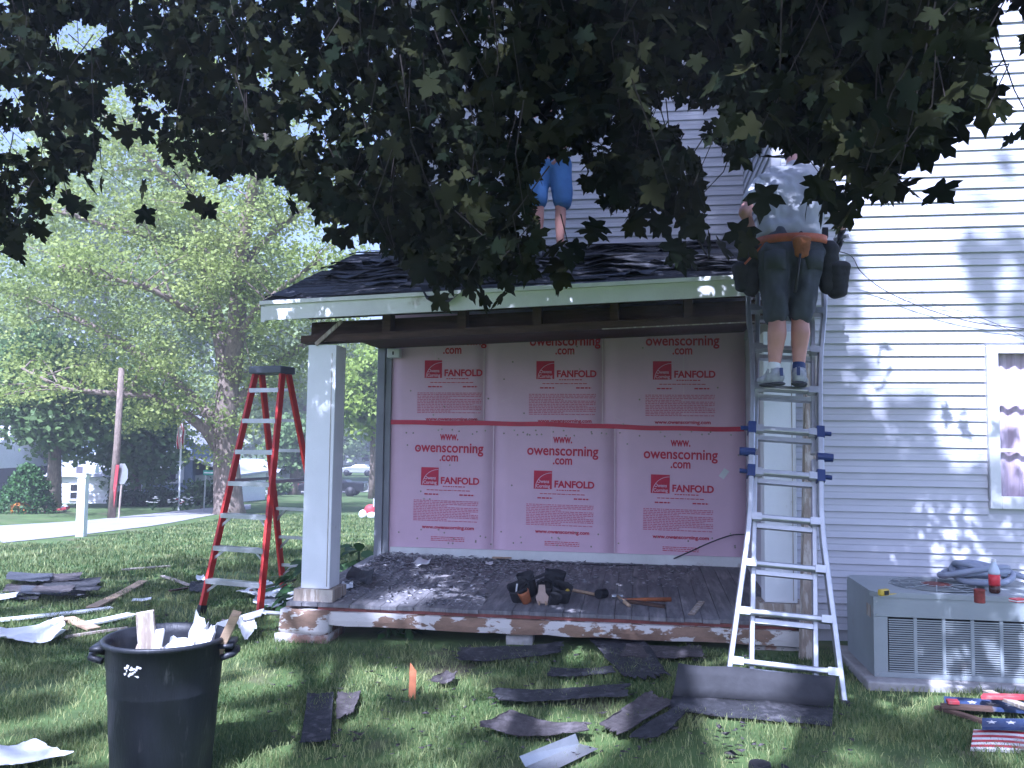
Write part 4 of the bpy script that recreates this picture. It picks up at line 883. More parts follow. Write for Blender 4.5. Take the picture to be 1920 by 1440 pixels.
for pts in (((-.2, .0, .05), (-.14, -.02, .17), (-.02, .0, .20), (.08, .0, .26), (.16, -.02, .19), (.21, -.05, .05)), ((-.05, -.06, .16), (.03, -.05, .21), (.14, -.06, .14), (.2, -.09, .03))):
    mb = MB(); vs = []
    for p_ in pts: vs += [Vector(p_) + Vector((0, -.022, -.006)), Vector(p_) + Vector((0, .022, .006))]
    o_ = mb.add(vs, [(2 * i, 2 * i + 2, 2 * i + 3, 2 * i + 1) for i in range(len(pts) - 1)]).build('belt', M['blackcloth'], tb2); o_.modifiers.new('s', 'SUBSURF').levels = 2; o_.modifiers['s'].render_levels = 2; o_.modifiers.new('t', 'SOLIDIFY').thickness = .006
mb = MB(); mb.tube([(-.02, -.11, .02), (-.022, -.13, -.0), (-.02, -.14, .008)], .007, 6); mb.tube([(.03, -.11, .02), (.032, -.13, -.0), (.04, -.14, .008)], .007, 6); mb.build('strap_ends', M['tan'], tb2)
mb = MB(); mb.tube([Vector((.20, -.02, .06)) + Vector((.02 * math.cos(a), 0, .03 * math.sin(a))) for a in [k * .7 for k in range(10)]], .008, 6); mb.build('strap_loop', M['black'], tb2)
mb = MB(); mb.tube([(-.21, -.03, .06), (-.20, -.05, .15)], .007, 8); mb.build('pencil', M['whitesheet'], tb2); mb = MB(); mb.lathe([(.018, 0), (.018, .02)], 14, Matrix.Translation((.21, -.06, .10)) @ Matrix.Rotation(PI / 2, 4, 'X')); mb.build('tape_reel', M['yellow'], tb2)
def mallet(name, label, p, q, hr, hl, hm_, sm_, cat='hammer'):
    t_ = thing(name, label, cat, p); d = Vector(q) - Vector(p); L = d.length
    MB().tube([Vector((0, 0, .022)), d * .5 + Vector((0, 0, .02)), d + Vector((0, 0, .018))], [.012, .015, .014], 8).build('handle', sm_, t_, True)
    x = Vector((-d.y, d.x, 0)).normalized(); h_ = MB(); h_.tube([x * -hl + Vector((0, 0, hr)), x * hl + Vector((0, 0, hr))], hr, 14); bevel(h_.build('head', hm_, t_), .006); return t_
mallet('rubber_mallet', 'black rubber mallet with wooden handle lying on the porch floor', onfloor(1128, 1122), onfloor(1062, 1108), .040, .05, M['black'], M['tan'], 'mallet')
mallet('hammer', 'hammer with short tan handle in front of the mallet on the porch', onfloor(1157, 1122), onfloor(1180, 1140), .018, .05, M['alu'], M['tan'])
hw_ = thing('hatchet', 'brown handled roofing hatchet lying right of the mallet on the porch', 'hatchet', onfloor(1168, 1130)); d = onfloor(1258, 1128) - onfloor(1168, 1130)
MB().tube([Vector((0, 0, .02)), d * .5 + Vector((0, 0, .022)), d + Vector((0, 0, .018))], [.013, .016, .019], 8).build('handle', M['leather'], hw_, True)
MB().add([(-.02, -.06, .008), (.03, -.03, .008), (.03, .05, .008), (-.02, .05, .008), (-.02, -.06, .03), (.03, -.03, .03), (.03, .05, .03), (-.02, .05, .03)], [(0, 3, 2, 1), (4, 5, 6, 7), (0, 1, 5, 4), (1, 2, 6, 5), (2, 3, 7, 6), (3, 0, 4, 7)]).build('blade', M['greyplastic'], hw_)
a, b = onfloor(1178, 1131), onfloor(1250, 1140); stick('wood_strip', 'dark wood strip lying beside the hatchet at the porch edge', 'board', a + Vector((0, 0, .014)), b + Vector((0, 0, .012)), .07, .02, M['darkwood'], (0, 0, 1))
a, b = onfloor(1295, 1155), onfloor(1316, 1130); stick('wood_strip', 'grey lath lying across the right edge of the porch floor', 'board', a + Vector((0, 0, .008)), b + Vector((0, 0, .008)), .05, .010, M['greywood'], (0, 0, 1))
a, b = onfloor(925, 1049), onfloor(972, 1047); stick('wood_strip', 'short orange brown wood scrap lying against the foot of the pink wall', 'board', a + Vector((0, -.03, .02)), b + Vector((0, -.03, .02)), .09, .018, M['tan'], (0, 0, 1))
sheet('shingle_scrap', 'curled dark shingle lying behind the left porch post', 'shingle', [onfloor(*p) + Vector((0, 0, .012)) for p in ((648, 1098), (698, 1104), (702, 1080), (660, 1078))], M['felt'], curl=.05, seed=21)
sheet('paper_scrap', 'white paper scrap on the debris beside the pink wall', 'paper', [onfloor(*p) + Vector((0, 0, .030)) for p in ((770, 1066), (806, 1068), (810, 1057), (788, 1055))], M['whitesheet'], curl=.02, seed=22, jag=.3)
sheet('paper_scrap', 'small white scrap on the porch floor right behind the left post', 'paper', [onfloor(*p) + Vector((0, 0, .010)) for p in ((637, 1108), (664, 1109), (664, 1097), (640, 1096))], M['whitesheet'], curl=.02, seed=23, jag=.3)
sheet('paper_scrap', 'tiny white chip lying near the middle of the pink wall foot', 'paper', [onfloor(*p) + Vector((0, 0, .012)) for p in ((908, 1062), (925, 1062), (924, 1057), (910, 1057))], M['whitesheet'], curl=.01, seed=24, jag=.3)
# rubble chips, thickest at the back left
V = []; ti = []
for k in range(3600):
    q = RNG.random() ** 1.6; s = -3.66 + 3.3 * (RNG.random() ** 1.7); t = RT - .05 - (RT - FF) * (RNG.random() ** 1.5) * (.95 if s < -2.2 else .5)
    if s > -1.5 and RNG.random() < .6: continue
    heap = .05 * math.exp(-((s + 3.2) / .9) ** 2) * max(0, 1 - (RT - t) / 1.0); zc = zfloor(t) + heap * RNG.random() + .003
    r_ = RNG.uniform(.008, .042); tri = RNG.normal(size=(4, 3)) * r_ * .6; tri[:, 2] *= .35; V.append(np.array([s, t, zc]) + tri)
me = quads_mesh('porch_rubble', np.array(V), 4, [(0, 1, 2), (0, 2, 3), (0, 3, 1), (1, 3, 2)])
M['rubble'] = mat('granule_rubble', (.34, .33, .34), .9, var=.5, scale=30, bump=0); rb_ = link('porch_rubble', me, M['rubble']); rb_.location = HC; rb_.rotation_euler = (0, 0, -TH); tag(rb_, 'grey crumbs of shingle and plaster scattered over the porch floor', 'rubble', kind='stuff')

# ------------------------------------------------------------------ cords
def cord(name, label, pts, r=.005, mt=None, cat='cord'):
    P = [Vector(p) for p in pts]; n = 8; out = []
    for i in range(len(P) - 1):
        p0, p1, p2_, p3 = P[max(i - 1, 0)], P[i], P[i + 1], P[min(i + 2, len(P) - 1)]
        for k in range(n): t = k / n; out.append(.5 * ((2 * p1) + (p2_ - p0) * t + (2 * p0 - 5 * p1 + 4 * p2_ - p3) * t * t + (3 * p1 - p0 - 3 * p2_ + p3) * t ** 3))
    out.append(P[-1]); o0 = P[0]; o = MB().tube([p - o0 for p in out], r, 6).build(name, mt or M['black'], None, True); o.location = o0; return tag(o, label, cat)
def wallp(px, py, t): q = onT(px, py, t); return H(q.x, q.y, q.z)
cord('power_cord', 'black cord looping from the floor up across the pink wall', [wallp(1396, 1002, RT - .05), wallp(1370, 1004, RT - .06), wallp(1330, 1018, RT - .10), wallp(1290, 1036, RT - .16), onfloor(1240, 1056) + Vector((0, 0, .006)), onfloor(1180, 1061) + Vector((0, 0, .006)), onfloor(1060, 1058) + Vector((0, 0, .006)), onfloor(930, 1052) + Vector((0, 0, .02))], .0065)
cord('air_hose', 'thin dark cable sagging across the siding towards the window', [wallp(1545, 470, -.35), wallp(1575, 472, -.3), wallp(1598, 482, -.2), wallp(1615, 510, -.12), wallp(1660, 545, -.06), wallp(1740, 580, -.05), wallp(1830, 605, -.05), wallp(1935, 618, -.05)], .0035, cat='cable')
cord('thin_cable', 'second thin cable running above the window on the siding', [wallp(1690, 556, -.03), wallp(1760, 572, -.03), wallp(1850, 600, -.03), wallp(1940, 640, -.03)], .0022, cat='cable')

# ------------------------------------------------------------------ weathered timber by the ladder, stake
stick('weathered_post', 'weathered peeling timber standing on end behind the ladder', 'timber', ground(1519, 1243) + Vector((0, .1, -.02)), wallp(1519, 660, -.14), .082, .06, M['greywood'], (0, 1, 0))
g = ground(772, 1314); stick('wooden_stake', 'orange brown wooden stake driven upright into the lawn', 'stake', g + Vector((0, 0, -.05)), at(775, 1250, (g.y) * 1.0 + .02), .043, .02, M['stake'], (0, 1, 0))

# ------------------------------------------------------------------ scrap on the lawn
def gq(pts, lift): return [ground(px, py, lift) for px, py in pts]
def lie(name, label, cat, pts, mt, curl=.02, seed=1, lift=.035, th=.0045, group=None, jag=.10, nu=22, nv=9): return sheet(name, label, cat, gq(pts, lift), mt, nu, nv, curl * (.55 if 'shingle' in name else 1), th, group, seed, jag * (1.7 if 'shingle' in name else 1), .02)
GS = 'torn shingles lying on the lawn'; GB = 'scrap boards lying on the lawn'; GW = 'white scraps lying on the lawn'
lie('shingle_scrap', 'long shingle strip in the grass just in front of the porch middle', 'shingle', ((850, 1256), (1062, 1240), (1058, 1216), (855, 1226)), M['shingle'], .03, 1, group=GS)
lie('shingle_scrap', 'big dark shingle slab slanting across the grass below the porch', 'shingle', ((1168, 1286), (1262, 1284), (1205, 1206), (1096, 1204)), M['shingle'], .02, 2, group=GS)
lie('shingle_scrap', 'dark shingle half under the big slanting slab', 'shingle', ((1020, 1284), (1160, 1274), (1150, 1262), (1030, 1266)), M['shingle'], .02, 3, group=GS)
lie('shingle_scrap', 'grey shingle piece lying by the far right of the porch beam', 'shingle', ((1162, 1244), (1322, 1246), (1316, 1222), (1168, 1218)), M['shingle_b'], .02, 4, group=GS)
lie('shingle_scrap', 'long narrow shingle strip across the middle of the lawn', 'shingle', ((922, 1334), (1180, 1322), (1184, 1298), (920, 1308)), M['shingle'], .025, 5, group=GS)
lie('shingle_scrap', 'brownish wavy shingle lying in the grass near the bottom edge', 'shingle', ((884, 1386), (1104, 1402), (1112, 1386), (960, 1356)), M['shingle_b'], .05, 6, group=GS)
lie('shingle_scrap', 'brown shingle with pale edge right of the wavy one', 'shingle', ((1122, 1378), (1168, 1400), (1276, 1328), (1214, 1312)), M['shingle_b'], .03, 7, group=GS)
lie('shingle_scrap', 'dark shingle corner poking out right beside the brown one', 'shingle', ((1170, 1404), (1250, 1398), (1290, 1350), (1270, 1340)), M['shingle'], .03, 8, group=GS)
lie('shingle_scrap', 'upright dark shingle rectangle lying left on the front lawn', 'shingle', ((562, 1410), (620, 1402), (626, 1310), (576, 1312)), M['shingle'], .012, 9, group=GS, jag=.03)
lie('shingle_scrap', 'shingle piece with a pale seam joined to the dark rectangle', 'shingle', ((628, 1368), (664, 1350), (680, 1308), (630, 1310)), M['shingle_b'], .02, 10, group=GS)
lie('shingle_scrap', 'small shingle chip in the grass right of the orange stake', 'shingle', ((804, 1296), (850, 1294), (858, 1278), (836, 1274)), M['shingle_b'], .03, 11, group=GS)
# large folded sheet propped on the ladder feet: two leaves in one object
fsh = thing('folded_shingle_sheet', 'large dark folded sheet of roofing propped against the ladder feet', 'roofing sheet', ground(1410, 1330))
o0 = ground(1410, 1330); A_ = [ground(1250, 1342, .03), ground(1560, 1372, .03)]; Bm = [at(1262, 1304, 5.02), at(1562, 1324, 4.95)]; Ct = [at(1272, 1243, 5.09), at(1568, 1268, 5.02)]
def leaf2(lo, hi, mt, nm):
    vs = []; n = 12
    for i in range(n + 1):
        u = i / n
        for k in range(4): v = k / 3; p = lo[0].lerp(lo[1], u).lerp(hi[0].lerp(hi[1], u), v) - o0; vs.append(p + Vector((0, 0, .012 * mnoise.noise(Vector((u * 4, v * 3, len(nm)))))))
    o = MB().add(vs, [(4 * i + k, 4 * i + 4 + k, 4 * i + 5 + k, 4 * i + 1 + k) for i in range(n) for k in range(3)]).build(nm, mt, fsh, True); m_ = o.modifiers.new('s', 'SOLIDIFY'); m_.thickness = .007
leaf2(A_, Bm, M['shingle'], 'lying_leaf'); leaf2(Bm, Ct, M['felt'], 'raised_leaf')
# left lawn
rr = random.Random(5)
HEAP = ['bottom left shingle of the dark heap at the left edge', 'brown shingle low in the left half of the dark heap', 'wide shingle across the front of the dark heap', 'shingle at the back right of the dark heap', 'small shingle at the very back of the dark heap', 'shingle at the back left of the dark heap', 'short shingle at the right end of the dark heap', 'topmost small shingle at the front of the dark heap']
for i, (px, py, l, a) in enumerate(((20, 1122, 110, .05), (60, 1108, 120, -.1), (95, 1118, 130, .08), (130, 1104, 110, -.05), (110, 1096, 80, -.15), (50, 1098, 90, .1), (150, 1122, 70, .2), (95, 1128, 80, -.1))):
    dx, dy = l / 2 * math.cos(a), l / 2 * math.sin(a) * .4; h = rr.uniform(5, 9)
    lie('shingle_scrap', HEAP[i], 'shingle', ((px - dx, py - dy + h), (px + dx, py + dy + h), (px + dx + 8, py + dy - h), (px - dx + 8, py - dy - h)), (M['shingle'], M['shingle_b'], M['shingle_g'])[i % 3], .015, 30 + i, lift=.025 + .014 * i, group='shingles in the dark heap at the left edge')
def gstick(label, p, q, wd, mt, group=GB, th=.02, name='board', lift=.035): return stick(name, label, 'board', ground(*p, lift), ground(*q, lift), wd, th, mt, (0, 0, 1), group)
gstick('tan raw board lying slantwise on the left lawn', (172, 1148), (268, 1094), .11, M['tan'])
gstick('long white board across the grass left of the trash can', (-40, 1176), (208, 1146), .10, M['oldwhite'])
gstick('short white board beside the end of the long white one', (150, 1180), (244, 1160), .13, M['oldwhite'])
gstick('brown short board crossing under the short white one', (128, 1166), (176, 1188), .11, M['tan'])
gstick('thin dark stick in the grass by the brown short board', (62, 1188), (128, 1172), .035, M['darkwood'])
gstick('thin grey strip pointing at the trash can rim', (125, 1202), (236, 1186), .03, M['greywood'])
gstick('grey board far back in the grass towards the step ladder', (232, 1074), (318, 1066), .10, M['greywood'])
gstick('grey thin lath near the left foot of the step ladder', (304, 1086), (352, 1102), .05, M['greywood'])
gstick('dark stick beside the lath near the step ladder', (318, 1114), (354, 1108), .05, M['darkwood'])
lie('siding_scrap', 'torn white flashing sheet with curled edge at the left edge', 'scrap', ((-30, 1222), (124, 1216), (118, 1186), (-30, 1196)), M['whitesheet'], .07, 50, group=GW, jag=.15)
lie('siding_scrap', 'white sheet in the bottom left corner of the lawn', 'scrap', ((-60, 1470), (140, 1440), (60, 1418), (-60, 1412)), M['whitesheet'], .03, 51, group=GW)
lie('siding_scrap', 'small white scrap end at the far left edge beyond the boards', 'scrap', ((-20, 1134), (30, 1130), (36, 1122), (-20, 1120)), M['whitesheet'], .02, 52, group=GW)
lie('siding_scrap', 'white sheet under the right foot of the step ladder', 'scrap', ((470, 1146), (548, 1150), (556, 1118), (480, 1120)), M['whitesheet'], .03, 53, group=GW, jag=.2)
lie('siding_scrap', 'second white sheet between the step ladder and the porch pier', 'scrap', ((440, 1128), (520, 1140), (550, 1112), (500, 1108)), M['whitesheet'], .04, 54, lift=.05, group=GW, jag=.2)
lie('siding_scrap', 'small crumpled white scrap right of the trash can rim', 'scrap', ((440, 1208), (484, 1210), (474, 1178), (456, 1180)), M['whitesheet'], .06, 55, group=GW, jag=.2)
lie('shingle_scrap', 'dark shingle with a white chip left of the step ladder', 'shingle', ((352, 1116), (390, 1118), (386, 1094), (356, 1098)), M['shingle'], .03, 56, group=GS)
lie('siding_scrap', 'white chip lying on the shingle left of the step ladder', 'scrap', ((366, 1100), (384, 1102), (382, 1092), (368, 1093)), M['whitesheet'], .02, 57, lift=.07, group=GW)
lie('siding_scrap', 'thin white sliver in the shade behind the trash can', 'scrap', ((246, 1136), (284, 1132), (284, 1128), (248, 1131)), M['whitesheet'], .01, 58, group=GW)
# bent strip of white trim from the bin to the pier
bs = thing('bent_trim_strip', 'bent white trim strip arching in the grass beneath the step ladder', 'trim strip', ground(480, 1180)); b0 = ground(480, 1180)
for nm, p, q in (('left_half', ground(404, 1182, .03), at(492, 1148, 7.15)), ('right_half', at(492, 1148, 7.15), ground(556, 1166, .06))):
    mb = MB(); mb.bar(p - b0, q - b0, .075, .012, (0, -.6, .8)); mb.build(nm, M['whitesheet'], bs)
gstick('dark stick bridging from the step ladder to the porch corner', (470, 1128), (552, 1108), .04, M['darkwood'], lift=.12)
gstick('short upright wood piece behind the trash can', (408, 1200), (420, 1168), .035, M['greywood'], lift=.03)
# flashing, bar and dark disc at the bottom edge
fl_ = thing('metal_flashing', 'bent strip of pale metal flashing at the bottom edge of the lawn', 'flashing', ground(1060, 1430)); f0 = ground(1060, 1430)
p0, p1, q0, q1 = [ground(*p, .03) - f0 for p in ((985, 1452), (1086, 1406), (1030, 1462), (1122, 1416))]; r0_, r1_ = p0 + Vector((-.03, 0, .05)), p1 + Vector((-.02, 0, .05))
MB().add([p0, p1, q1, q0, r0_, r1_], [(0, 1, 2, 3), (4, 5, 1, 0)]).build('strip', M['alu'], fl_)
pb = thing('pry_bar', 'black pry bar handle in the grass at the bottom edge', 'pry bar', ground(1455, 1440)); p0 = ground(1455, 1440)
MB().tube([at(1440, 1410, 4.45) - p0, at(1452, 1428, 4.4) - p0, ground(1475, 1450, .02) - p0], [.014, .013, .012], 8).build('bar', M['black'], pb, True)
MB().lathe([(.05, 0), (.055, .01), (.05, .03), (.02, .034)], 18, Matrix.Translation(ground(1425, 1444, .005) - p0)).build('disc', M['black'], pb)

# ------------------------------------------------------------------ painted flag boards at the lower right
M['navy'] = mat('navy_paint', (.035, .055, .13), .6, var=.25, scale=12, bump=.2, col2=(.2, .17, .15), cut=(.58, .68), scale2=6); M['flagred'] = mat('flag_red_paint', (.40, .05, .06), .6, var=.2, bump=.2, col2=(.30, .2, .17), cut=(.58, .7), scale2=6); M['flagwhite'] = mat('flag_white_paint', (.62, .60, .58), .6, var=.12, bump=.2, col2=(.35, .29, .24), cut=(.57, .7), scale2=6)
def star(r, n=5):
    return [(math.sin(PI * k / n) * (r if k % 2 == 0 else r * .42), math.cos(PI * k / n) * (r if k % 2 == 0 else r * .42)) for k in range(2 * n)]
def flag_board(label, A, B, C_, D_, kind):
    """A..D: corners, near left, near right, far right, far left"""
    t_ = thing('flag_board', label, 'painted board', A, group='painted flag boards by the slab'); A, B, C_, D_ = [Vector(p) for p in (A, B, C_, D_)]; o = A
    x = (B - A); y = (D_ - A); n = x.cross(y).normalized(); Mx = Matrix(((x.x, y.x, n.x, 0), (x.y, y.y, n.y, 0), (x.z, y.z, n.z, 0), (0, 0, 0, 1)))
    MB().box(0, 1, 0, 1, -.016, 0, Mx).build('board', M['flagwhite'] if kind == 'stripes' else M['navy'], t_)
    if kind == 'stripes':
        for k in range(4):
            mb = MB(); N_ = 14; vs = []
            for j in range(N_ + 1):
                u = j / N_; off = .05 * math.sin(u * 5); v0 = .06 + k * .25 + off; vs += [Mx @ Vector((u, min(.99, max(.01, v0)), .0015)), Mx @ Vector((u, min(.99, max(.01, v0 + .12)), .0015))]
            mb.add(vs, [(2 * j, 2 * j + 2, 2 * j + 3, 2 * j + 1) for j in range(N_)]).build('stripe', M['flagred'], t_)
    else:
        nx_ = int(x.length / .085)
        for k in range(nx_):
            MB().prism([(a / x.length, b / y.length) for a, b in star(min(.026, y.length * .33))], Mx @ Matrix.Translation(((k + .5) / nx_, .5, .0005)), .002).build('star', M['flagwhite'], t_)
    return t_
flag_board('painted board with red and white wavy stripes at the lower right', ground(1820, 1412, .02), ground(1985, 1418, .02), ground(1990, 1392, .06), ground(1826, 1390, .06), 'stripes')
flag_board('navy painted board with white stars above the striped one', ground(1842, 1398, .09), ground(1990, 1400, .09), ground(1992, 1384, .10), ground(1842, 1384, .10), 'stars')
flag_board('navy starred board lying behind the other flag boards', ground(1772, 1340, .05), ground(1990, 1356, .05), ground(1990, 1330, .06), ground(1770, 1326, .06), 'stars')
def rail(label, p, q, mt, wd=.05, l0=.06, l1=.06): return stick('loose_plank', label, 'plank', ground(*p, l0), ground(*q, l1), wd, .02, mt, (0, 0, 1), 'loose slats with the flag boards', .0)
rail('grey slat crossing over the navy flag board', (1852, 1326), (1945, 1384), M['greywood'], .055, .09, .13); rail('red slat between the flag boards', (1842, 1340), (1975, 1362), M['flagred'], .07, .10, .15); rail('dark slat at the left end of the flag boards', (1764, 1342), (1862, 1352), M['darkwood'], .06, .05, .06); rail('brown slat lying lowest under the flag boards', (1755, 1336), (1850, 1366), M['darkwood'], .04, .03, .03); rail('short red block at the left end of the flag boards', (1776, 1342), (1798, 1344), M['flagred'], .05, .08, .08)

# crumbs, nails and splinters sown over the lawn in front of the porch
V = []
for k in range(900):
    if RNG.random() < .6: px, py = RNG.uniform(500, 1600), RNG.uniform(1215, 1435)
    else: px, py = RNG.uniform(0, 560), RNG.uniform(1085, 1215)
    g = np.array(ground(px, py, .028)); r_ = RNG.uniform(.006, .028); V.append(g + RNG.normal(size=(4, 3)) * r_ * np.array([.8, .6, .22]))
cr_ = link('lawn_crumbs', quads_mesh('lawn_crumbs', np.array(V), 4, [(0, 1, 2), (0, 2, 3), (0, 3, 1), (1, 3, 2)]), M['shingle_b']); tag(cr_, 'small crumbs of torn shingle strewn over the lawn', 'crumbs', kind='stuff')

# ------------------------------------------------------------------ leaves and trees
LEAF_H = [(0, 0), (.13, -.07), (.33, -.10), (.31, .07), (.24, .17), (.44, .20), (.62, .42), (.45, .45), (.40, .57), (.18, .47), (.27, .64), (.19, .76), (.10, .82)]
LEAF = LEAF_H + [(0, 1.06)] + [(-x, y) for x, y in LEAF_H[:0:-1]]
LV = np.array([(0, .30, .0)] + [(x, y, -.16 * x * x - .10 * (y - .3) ** 2) for x, y in LEAF]); LF = [(0, i, i % len(LEAF) + 1) for i in range(1, len(LEAF) + 1)]
LS = np.array([(0, 0, 0), (.34, -.05, -.02), (.26, .2, -.01), (.58, .42, -.06), (.2, .5, 0), (0, 1.05, -.08), (-.2, .5, 0), (-.58, .42, -.06), (-.26, .2, -.01), (-.34, -.05, -.02)]); LSF = [(0, 1, 2), (2, 3, 4), (4, 5, 6), (6, 7, 8), (8, 9, 0), (0, 2, 4), (0, 4, 6), (0, 6, 8)]
def orient(P, tip, nrm, size, shape, cup=None):
    cup = np.ones(len(P)) if cup is None else cup
    tip = tip / np.linalg.norm(tip, axis=1, keepdims=True); nrm = nrm - tip * (nrm * tip).sum(1, keepdims=True); nrm = nrm / np.linalg.norm(nrm, axis=1, keepdims=True); sd_ = np.cross(tip, nrm)
    return P[:, None, :] + size[:, None, None] * (shape[None, :, 0:1] * sd_[:, None, :] + shape[None, :, 1:2] * tip[:, None, :] + shape[None, :, 2:3] * cup[:, None, None] * nrm[:, None, :])
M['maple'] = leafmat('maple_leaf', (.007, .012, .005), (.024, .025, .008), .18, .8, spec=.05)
TB = Vector((-1.6, -3.4, terr(-1.6, -3.4)))
maple = thing('maple_tree', 'dark leafed maple whose low boughs hang across the top of the view', 'tree', TB)
BND = [(-200, 470), (0, 478), (40, 470), (90, 400), (130, 350), (170, 330), (200, 260), (235, 215), (262, 262), (300, 320), (350, 330), (400, 365), (470, 345), (560, 385), (620, 430), (680, 470), (760, 515), (850, 552), (930, 560), (985, 520), (1005, 480), (1014, 330), (1085, 300), (1100, 380), (1160, 420), (1205, 425), (1250, 395), (1300, 380), (1325, 290), (1370, 325), (1410, 318), (1450, 305), (1500, 312), (1560, 318), (1605, 318), (1630, 395), (1668, 430), (1690, 340), (1712, 290), (1780, 262), (1850, 255), (1900, 290), (2120, 330)]
bx_, by_ = np.array(BND).T
HOLES = [(155, 75, 42, 34), (22, 178, 22, 26), (35, 272, 48, 24), (220, 195, 22, 40), (1895, 150, 62, 84), (1905, 40, 30, 30), (1690, 200, 22, 22), (1822, 30, 16, 22), (1250, 215, 34, 30), (1300, 250, 34, 46), (1345, 225, 20, 26), (1130, 275, 20, 16), (925, 95, 18, 10), (1010, 235, 22, 9), (500, 150, 12, 16), (600, 145, 14, 14), (560, 255, 30, 16), (285, 235, 26, 40), (1512, 205, 6, 16), (1056, 386, 34, 66), (1440, 335, 40, 26)]
def project(P):
    d = P - np.array(CAM); D = d @ np.array(_f); return 960 + FPX * (d @ np.array(_r)) / np.maximum(D, 1e-3), 720 - FPX * (d @ np.array(_u)) / np.maximum(D, 1e-3), D
cl = []; att = 0
while len(cl) < 1450 and att < 40000:
    att += 1; px = RNG.uniform(-170, 2090); b = np.interp(px, bx_, by_); py = b - 22 - (b + 210) * RNG.random() ** 1.25
    if any(((px - h[0]) / (h[2] + 14)) ** 2 + ((py - h[1]) / (h[3] + 14)) ** 2 < 1 for h in HOLES): continue
    if (px > 1660 and py > 60 and RNG.random() < .35) or (px > 1790 and RNG.random() < .5): continue
    q = min(max((px - 300) / 1400, 0), 1); lo, hi = 5.6 + (3.1 - 5.6) * q, 8.2 + (4.6 - 8.2) * q
    if 620 < px: hi = min(hi, 5.9)
    cl.append((px, py, RNG.uniform(lo, hi)))
C3 = np.array([at(*c_) for c_ in cl]); cl = np.array(cl)
per = 13; Pn = np.repeat(C3, per, 0) + RNG.normal(size=(len(C3) * per, 3)) * np.array([.17, .17, .10]); cD = np.repeat(cl[:, 2], per)
sz = RNG.uniform(.055, .14, len(Pn)); hx, hy, hd = project(Pn + np.array([0, 0, -.05]))
low = np.interp(hx, bx_, by_) + RNG.uniform(-14, 14, len(Pn)); keep = (hy + sz * .8 * FPX / hd < low)
for h in HOLES: keep &= ((hx - h[0]) / h[2]) ** 2 + ((hy - h[1]) / h[3]) ** 2 > 1.15
keep &= ~((hx > 640) & (hd > 6.05))
# hanging sprays at the lower fringe, the big near leaves of the photo
SPR = [(1780, 210, 3.4, 8), (1850, 200, 3.4, 8), (1730, 215, 3.4, 8), (1205, 369, 4.6, 10), (1180, 330, 4.7, 10), (1260, 334, 4.6, 9), (1300, 374, 4.5, 6), (1310, 444, 4.5, 5), (1265, 414, 4.6, 4), (1150, 395, 4.7, 5), (950, 516, 4.9, 7), (900, 521, 5.0, 7), (985, 476, 4.9, 7), (855, 521, 5.0, 6), (800, 476, 5.0, 8), (1060, 456, 4.9, 4), (690, 428, 5.4, 7), (560, 360, 6.0, 7), (130, 385, 5.8, 3), (160, 280, 6.0, 5), (255, 231, 6.2, 4), (375, 381, 6.2, 4), (250, 352, 6.4, 3), (40, 429, 5.6, 8), (80, 340, 5.8, 8), (1530, 352, 3.6, 4), (1535, 315, 3.6, 3), (1515, 285, 3.7, 4), (1648, 290, 3.6, 5), (1645, 300, 3.6, 6), (1650, 327, 3.55, 5), (1648, 320, 3.6, 4), (1580, 255, 3.7, 6), (1480, 245, 3.8, 6)]
SP3 = []; SD = []
for px, py, D_, n_ in SPR:
    for k in range(n_):
        a = at(px, py, D_); a = np.array(a) + RNG.normal(size=3) * np.array([.10, .10, .075]); SP3.append(a)
SP3 = np.array(SP3); ax_, ay_, ad_ = project(SP3 + np.array([0, 0, -.05])); SP3 = SP3[((ax_ - 1056) / 48) ** 2 + ((ay_ - 386) / 76) ** 2 > 1]
Pn = np.concatenate([Pn[keep], SP3]); sz = np.concatenate([sz[keep], RNG.uniform(.13, .175, len(SP3))]); NL = len(Pn)
tip = RNG.normal(size=(NL, 3)) * np.array([.7, .7, .45]) + np.array([0, -.05, -.8]); nr = RNG.normal(size=(NL, 3)) * .95 + np.array([0, -.6, .45]); tint = np.clip(RNG.normal(.4, .3, NL), 0, 1)
hx, hy, hd = project(Pn); prom = sz / hd * (1 + 2.0 * np.exp(-np.abs(np.interp(hx, bx_, by_) - hy) / 40)); prom[(hx < 5) | (hx > 1915) | (hy < 5)] = 0
big = np.argsort(-prom)[:240]; mask = np.ones(NL, bool); mask[big] = False
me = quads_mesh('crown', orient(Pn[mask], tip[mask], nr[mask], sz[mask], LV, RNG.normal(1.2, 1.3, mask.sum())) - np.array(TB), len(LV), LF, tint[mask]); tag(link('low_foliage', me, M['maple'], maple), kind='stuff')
leafme = []
for k in range(6):
    m_ = quads_mesh('leaf', (LV * np.array([1, 1, (.4, 1.6, 2.6, -.8, 1.1, 3.2)[k]]))[None], len(LV), LF, [(.1, .7, .35, .5, .9, .2)[k]]); m_.materials.append(M['maple']); leafme.append(m_)
for i in big:
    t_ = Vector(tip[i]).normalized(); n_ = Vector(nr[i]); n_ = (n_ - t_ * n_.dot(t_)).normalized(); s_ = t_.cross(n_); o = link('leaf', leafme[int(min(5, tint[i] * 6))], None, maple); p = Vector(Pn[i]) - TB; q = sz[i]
    o.matrix_basis = Matrix(((s_.x * q, t_.x * q, n_.x * q, p.x), (s_.y * q, t_.y * q, n_.y * q, p.y), (s_.z * q, t_.z * q, n_.z * q, p.z), (0, 0, 0, 1)))
